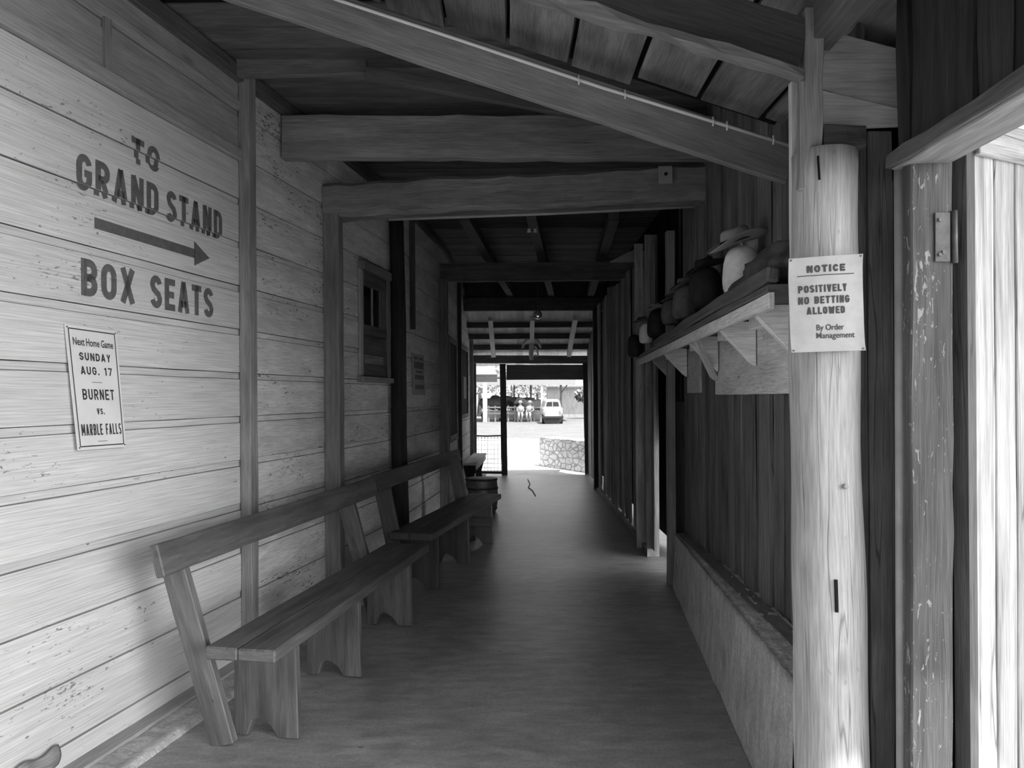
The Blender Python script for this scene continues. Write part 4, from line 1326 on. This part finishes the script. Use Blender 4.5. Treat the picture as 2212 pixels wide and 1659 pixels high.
# skull with curved horns hung on the middle pale rafter
c = at(1148, 752, 14.8)
root = thing('horned_skull', c, 'bleached skull with drooping horns hanging above the end doorway', 'skull')
k = 14.8 / FPX
m = MB()
m.tube([c + V((0, 0, 20 * k)), c + V((0, -.02, 5 * k)), c + V((-.01, -.03, -15 * k)), c + V((0, -.02, -26 * k))], [.03, .05, .045, .035], 12)
m.build('head', 'bone', root, smooth=True)
for s in (-1, 1):
    m = MB()
    m.tube([c + V((0, -.02, 21 * k)), c + V((s * 7 * k, -.03, 20 * k)), c + V((s * 14 * k, -.04, 14 * k)), c + V((s * 18 * k, -.04, 6 * k)), c + V((s * 19.5 * k, -.04, -1 * k))], [.035, .036, .034, .028, .012], 10)
    m.build('horn', 'bone', root, smooth=True)
m = MB(); m.tube([c + V((8 * k, 0, 4 * k)), c + V((13 * k, 0, -6 * k)), c + V((14 * k, 0, -16 * k)), c + V((6 * k, 0, -16 * k))], .02, 8); m.build('jaw', 'bone', root, smooth=True)

# ------------------------------------------------------------------ end doorway
one_board('lintel_beam', 'stud_wood', at(1019, 776, 15.5), at(1288, 777, 15.5), .165, .10, (0, 0, 1), 'wooden lintel beam across the far end doorway', 'beam', tone=.8)
one_board('door_post', 'dark_wood', on_floor(1090, 1026), at(1086, 786, 15.5), .125, .10, (1, 0, 0), 'dark centre post of the far end doorway', 'post', tone=.8, seg=8)
one_board('door_post', 'dark_wood', (1.565, 15.5, 0), (1.53, 15.5, 2.36), .09, .10, (1, 0, 0), 'dark right post of the far end doorway', 'post', tone=.8, seg=8)
one_board('sign_board', 'far_grey', at(1094, 804.5, 15.55), at(1265, 804, 15.55), .315, .03, (0, 0, 1), 'broad grey board hung across the top of the far doorway', 'board', tone=1.0)
m = MB(); m.prism([(0, 0), (.24, .02), (.24, .45), (.16, .30)], at(1270, 792, 15.4), (1, 0, 0), (0, 0, 1), (0, .02, 0), tone=1.1)
tag(m.build('gusset_board', 'far_pale'), 'white scrap board in the top right corner of the far doorway', 'board')
# wire panel left of the centre post
wp = thing('wire_panel', at(1054, 1022, 15.52), 'square-mesh wire panel left of the centre post in the far doorway', 'wire panel')
m = MB(); m.tube([at(1022, 941, 15.52), at(1050, 942, 15.53), at(1083, 941, 15.52)], .016, 6); m.build('top_rail', 'wire', wp)
m = MB(); m.board(at(1022, 1020, 15.52), at(1086, 1021, 15.52), .05, .05, (0, 0, 1), tone=.8); m.build('bottom_rail', 'dark_wood', wp)
m = MB()
for px in range(1026, 1084, 7):
    m.tube([at(px, 941, 15.52), at(px + rnd.uniform(-.7, .7), 980, 15.53), at(px, 1020, 15.52)], .0045, 5, cap=False)
for py in range(951, 1019, 10):
    m.tube([at(1022, py, 15.52), at(1050, py + rnd.uniform(-1, 1), 15.53), at(1084, py, 15.52)], .0045, 5, cap=False)
m.build('mesh', 'wire', wp)

# ------------------------------------------------------------------ outside, beyond the end doorway
# stone wall
m = MB()
p0, p1 = on_floor(1166, 1009, -.06), on_floor(1290, 1028, -.06)
dr = (p1 - p0).normalized()
p1 = p0 + dr * 3.2
nb = V((-dr.y, dr.x, 0))
if nb.y < 0: nb = -nb
def swall(u, v):
    h = .72 + .02 * noise.noise(V((u * 9, 0, 0)))
    path = [(0, 0), (0, h * .5), (0, h), (.45, h + .01), (.45, 0)]
    k = v * 4; i = min(3, int(k)); f = k - i
    o_, z = path[i][0] + (path[i + 1][0] - path[i][0]) * f, path[i][1] + (path[i + 1][1] - path[i][1]) * f
    return p0 + (p1 - p0) * u + nb * (o_ + .02 * noise.noise(V((u * 14, z * 9, 2)))) + V((0, 0, z))
m.grid(swall, 40, 24)
m.face([swall(0, i / 24) for i in range(25)])
tag(m.build('stone_wall', 'stone'), 'low pale mortared stone wall outside the far doorway', 'wall')
# lean-to canopy top left
ca = thing('canopy', at(1050, 815, 18.5), 'small pale lean-to canopy with a dark underside outside at the left', 'canopy')
m = MB()
def q(px, py, Y): return at(px, py, Y)
m.face([q(985, 822, 18.5), q(1074, 822, 18.5), q(1068, 787, 20.0), q(985, 787, 20.0)]); m.build('roof_sheet', 'yard_tin', ca, solidify=.04)
m = MB(); m.board(q(985, 817, 18.45), q(1074, 817, 18.45), .19, .05, (0, 0, 1), tone=.7); m.build('fascia', 'dark_wood', ca)
m = MB(); m.tube([q(990, 822, 18.6), V((q(990, 822, 18.6).x, 18.6, -.06))], .05, 8); m.build('post', 'dark_wood', ca)
# open pavilion
PY = 50.0
pv = thing('pavilion', at(1100, 900, PY), 'long open pavilion with a flat pale roof across the yard', 'pavilion')
z_ = at(1100, 824, PY).z
m = MB(); m.board(at(900, 825, PY), at(1243, 825, PY), .42, .25, (0, 0, 1), tone=1.0); m.build('fascia', 'yard_tin', pv)
m = MB(); m.board(at(900, 817, PY + 4), at(1243, 817, PY + 4), 8, .12, (0, 1, 0), tone=.7); m.build('roof_slab', 'yard_pale', pv)
for px, w, mt, Y in ((1048, .30, 'white_paint', PY), (1171, .16, 'white_paint', PY), (1212, .14, 'dark_wood', PY + .3), (1147, .14, 'dark_wood', PY + 6), (1111, .11, 'dark_wood', PY + 6), (960, .2, 'white_paint', PY)):
    c = at(px, 900, Y); m = MB(); m.board(V((c.x, Y, -.06)), V((c.x, Y, z_ - .1)), w, w, (1, 0, 0), tone=1); m.build('post', mt, pv)
m = MB(); m.tube([at(1213, 848, PY + .2), at(1225, 832, PY + .2)], .05, 6); m.build('brace', 'dark_wood', pv)
# pen rails before the cattle
pn = thing('pen_fence', at(1110, 900, 51), 'pale rail fence of the cattle pen under the pavilion', 'fence')
for py in (880, 893):
    m = MB(); m.board(at(1052, py, 50.6), at(1172, py, 50.6), .10, .05, (0, 0, 1), tone=1.0); m.build('rail', 'yard_pale', pn)
for px in range(1056, 1172, 14):
    c = at(px, 900, 50.7); m = MB(); m.board(V((c.x, c.y, -.06)), V((c.x, c.y, 1.05)), .10, .08, (1, 0, 0), tone=.9); m.build('post', 'yard_pale', pn)
m = MB(); m.board(at(1052, 895, 51.2), at(1172, 895, 51.2), .55, .03, (0, 0, 1), tone=1.3); m.build('backing', 'far_grey', pn)
# cattle
def cow(px, Y, L, h, mat, label, flip=1, horns=False):
    g = at(px, 900, Y); g.z = -.06
    root_m = MB()
    def T(x, y, z): return g + V((x * flip * L, y * L, z * h))
    # one continuous trunk, neck and head
    root_m.tube([T(-.50, 0, .72), T(-.44, 0, .80), T(-.30, 0, .78), T(0, 0, .74), T(.22, 0, .76), T(.36, 0, .84), T(.48, 0, .98), T(.58, 0, 1.00), T(.70, 0, .86), T(.76, 0, .80)],
                [.08 * L, .17 * L, .20 * L, .22 * L, .20 * L, .16 * L, .11 * L, .10 * L, .07 * L, .045 * L], 14)
    for (x, y) in ((-.38, -.09), (-.36, .09), (.24, -.09), (.26, .09)):
        hind = x < 0
        root_m.tube([T(x, y, .70), T(x + (.06 if hind else 0), y, .48), T(x - (.05 if hind else 0), y, .26), T(x, y, .02)], [.10 * L, .075 * L, .04 * L, .035 * L], 8)
    o = tag(root_m.build('cow', mat, smooth=True), label, 'cow', 'cattle in the pen')
    m = MB(); m.tube([T(-.52, 0, .84), T(-.57, 0, .6), T(-.56, 0, .35)], [.02, .015, .03], 6); m.build('tail', mat, o)
    for s in (-1, 1):
        m = MB(); m.tube([T(.56, .07 * s, 1.04), T(.55, .15 * s, 1.03), T(.54, .2 * s, .99)], [.03, .035, .01], 6); m.build('ear', mat, o)
        if horns:
            m = MB(); m.tube([T(.57, .05 * s, 1.10), T(.57, .16 * s, 1.18), T(.58 + .08 * s, .2 * s, 1.36)], [.035, .03, .008], 6); m.build('horn', 'black_hide', o)
    return o
cow(1066, 52.5, 1.9, 1.60, 'black_hide', 'black cow at the left end of the pen, left of the centre post')
cow(1100, 56.0, 2.0, 1.66, 'black_hide', 'black cow partly hidden behind the dark centre post', -1)
cow(1126, 53.9, 2.0, 1.62, 'black_hide', 'black cow just right of the centre post behind the seated people', -1)
cow(1151, 51.8, 1.7, 1.52, 'grey_hide', 'grey cow at the right end of the pen', -1, True)
# two people in white at the rail
def seated(px, Y, label, lean=0.0):
    g = at(px, 893, Y)
    m = MB()
    m.tube([g + V((0, 0, -.02)), g + V((0, -.02, .18)), g + V((lean * .5, -.03, .40)), g + V((lean, -.03, .52)), g + V((lean, -.04, .60)), g + V((lean, -.05, .70)), g + V((lean, -.05, .82))], [.15, .16, .19, .14, .055, .10, .03], 12)
    for s in (-1, 1):
        m.tube([g + V((.09 * s, -.05, 0)), g + V((.11 * s, -.42, .02)), g + V((.11 * s, -.45, -.44))], [.09, .075, .05], 8)
        m.tube([g + V((lean + .17 * s, -.03, .46)), g + V((lean + .23 * s, -.10, .22)), g + V((.14 * s, -.30, .08))], [.055, .045, .04], 8)
    o = tag(m.build('person', 'skin', smooth=True), label, 'person')
    m = MB(); m.tube([g + V((0, -.02, .0)), g + V((lean * .5, -.03, .40)), g + V((lean, -.03, .53))], [.18, .205, .12], 14); m.build('shirt', 'shirt', o, smooth=True)
    m = MB()
    for s in (-1, 1):
        m.tube([g + V((.09 * s, -.03, 0)), g + V((.11 * s, -.43, .02)), g + V((.11 * s, -.45, -.38))], [.10, .085, .065], 8)
    m.build('trousers', 'shirt', o, smooth=True)
    m = MB(); m.lathe([(.20, 0), (.19, .02), (.10, .025), (.09, .13), (.001, .14)], g + V((lean, -.05, .74)), 14); m.build('hat', 'shirt', o, smooth=True)
seated(1124, 50.2, 'person in white sitting on a bench before the pen, bolt upright', 0)
seated(1141, 50.2, 'person in white sitting on a bench before the grey cow, leaning', .12)
m = MB(); m.board(at(1116, 896, 50.25), at(1150, 896, 50.25), .30, .05, (0, 1, 0)); bb = tag(m.build('garden_bench', 'yard_pale'), 'low pale bench under the two seated people', 'bench')
for px in (1119, 1147):
    c = at(px, 896, 50.25); m = MB(); m.board(c, V((c.x, c.y, -.06)), .1, .2, (1, 0, 0)); m.build('leg', 'yard_pale', bb)
# white van
VY = 46.0
vg = at(1194, 902, VY); vg.z = -.06
va = thing('van', vg, 'white rounded van parked across the yard seen from the front', 'van')
m = MB()
prf = [(-.50, .40), (-.62, .65), (-.62, .95), (-.52, 1.08), (-.44, 1.42), (-.30, 1.54), (.30, 1.54), (.44, 1.42), (.52, 1.08), (.62, .95), (.62, .65), (.50, .40)]
m.prism(prf, vg, (1, 0, 0), (0, 0, 1), (-.05, 3.2, 0), tone=1); m.build('body', 'white_paint', va, bevel=.06, smooth=False)
m = MB(); m.prism([(-.40, 1.10), (-.34, 1.36), (-.03, 1.38), (-.03, 1.10)], vg + V((0, -.02, 0)), (1, 0, 0), (0, 0, 1), (0, .015, 0)); m.build('windshield', 'pane_glass', va)
m = MB(); m.prism([(.03, 1.10), (.03, 1.38), (.34, 1.36), (.40, 1.10)], vg + V((0, -.02, 0)), (1, 0, 0), (0, 0, 1), (0, .015, 0)); m.build('windshield', 'pane_glass', va)
m = MB(); m.board(vg + V((-.66, -.06, .42)), vg + V((.66, -.06, .42)), .12, .1, (0, 0, 1)); m.build('bumper', 'rubber', va)
m = MB(); m.prism([(-.5, .05), (-.6, .40), (.6, .40), (.5, .05)], vg + V((0, .1, 0)), (1, 0, 0), (0, 0, 1), (0, .1, 0)); m.build('grille', 'rubber', va)
for s in (-1, 1):
    m = MB(); c = vg + V((.55 * s, .6, .30)); m.tube([c + V((-.1, 0, 0)), c + V((.1, 0, 0))], .30, 18); m.build('wheel', 'rubber', va)
    m = MB(); c = vg + V((.50 * s, -.02, .78)); m.tube([c, c + V((0, -.04, 0))], .09, 14); m.build('headlight', 'pipe', va)
# far sheds, trees and a pale figure of a gate post line
sh = thing('shed', at(1225, 895, 60), 'pale low shed at the right beyond the van', 'shed')
m = MB(); c = at(1230, 897, 60); m.board(V((c.x, 62, -.06)), V((c.x, 62, 2.4)), 3.4, 2.2, (1, 0, 0), tone=1.2); m.build('wall', 'yard_pale', sh)
m = MB(); m.board(V((c.x - 1.9, 61.6, 2.5)), V((c.x + 1.9, 61.6, 2.5)), 3, .1, (0, 1, 0), tone=1.2); m.build('roof', 'yard_tin', sh)
def tree(px, Y, h, r, label):
    g = at(px, 890, Y); g.z = -.06
    m = MB(); m.tube([g, g + V((.1, 0, h * .3)), g + V((0, .1, h * .6))], [.22, .17, .1], 8)
    o = tag(m.build('tree', 'bark'), label, 'tree', 'trees beyond the pavilion')
    m = MB()
    for i in range(420):
        d = V((rnd.gauss(0, 1), rnd.gauss(0, 1), rnd.gauss(0, 1))).normalized() * r * rnd.uniform(.4, 1)
        c = g + V((0, 0, h * .68)) + V((d.x, d.y, d.z * .6))
        s = rnd.uniform(.12, .3)
        a = V((rnd.uniform(-1, 1), rnd.uniform(-1, 1), rnd.uniform(-1, 1))).normalized(); b = a.orthogonal().normalized()
        m.face([c - a * s, c - b * s * .6, c + a * s, c + b * s * .6])
    m.build('foliage', 'leaf', o)
tree(1035, 66, 5.0, 3.2, 'bushy tree behind the left part of the pavilion')
tree(1105, 74, 4.6, 3.0, 'bushy tree behind the middle of the pavilion')
tree(1160, 82, 4.2, 2.6, 'bushy tree behind the right part of the pavilion')
tree(1268, 57, 2.6, 1.0, 'small dark bush at the right edge of the far doorway')
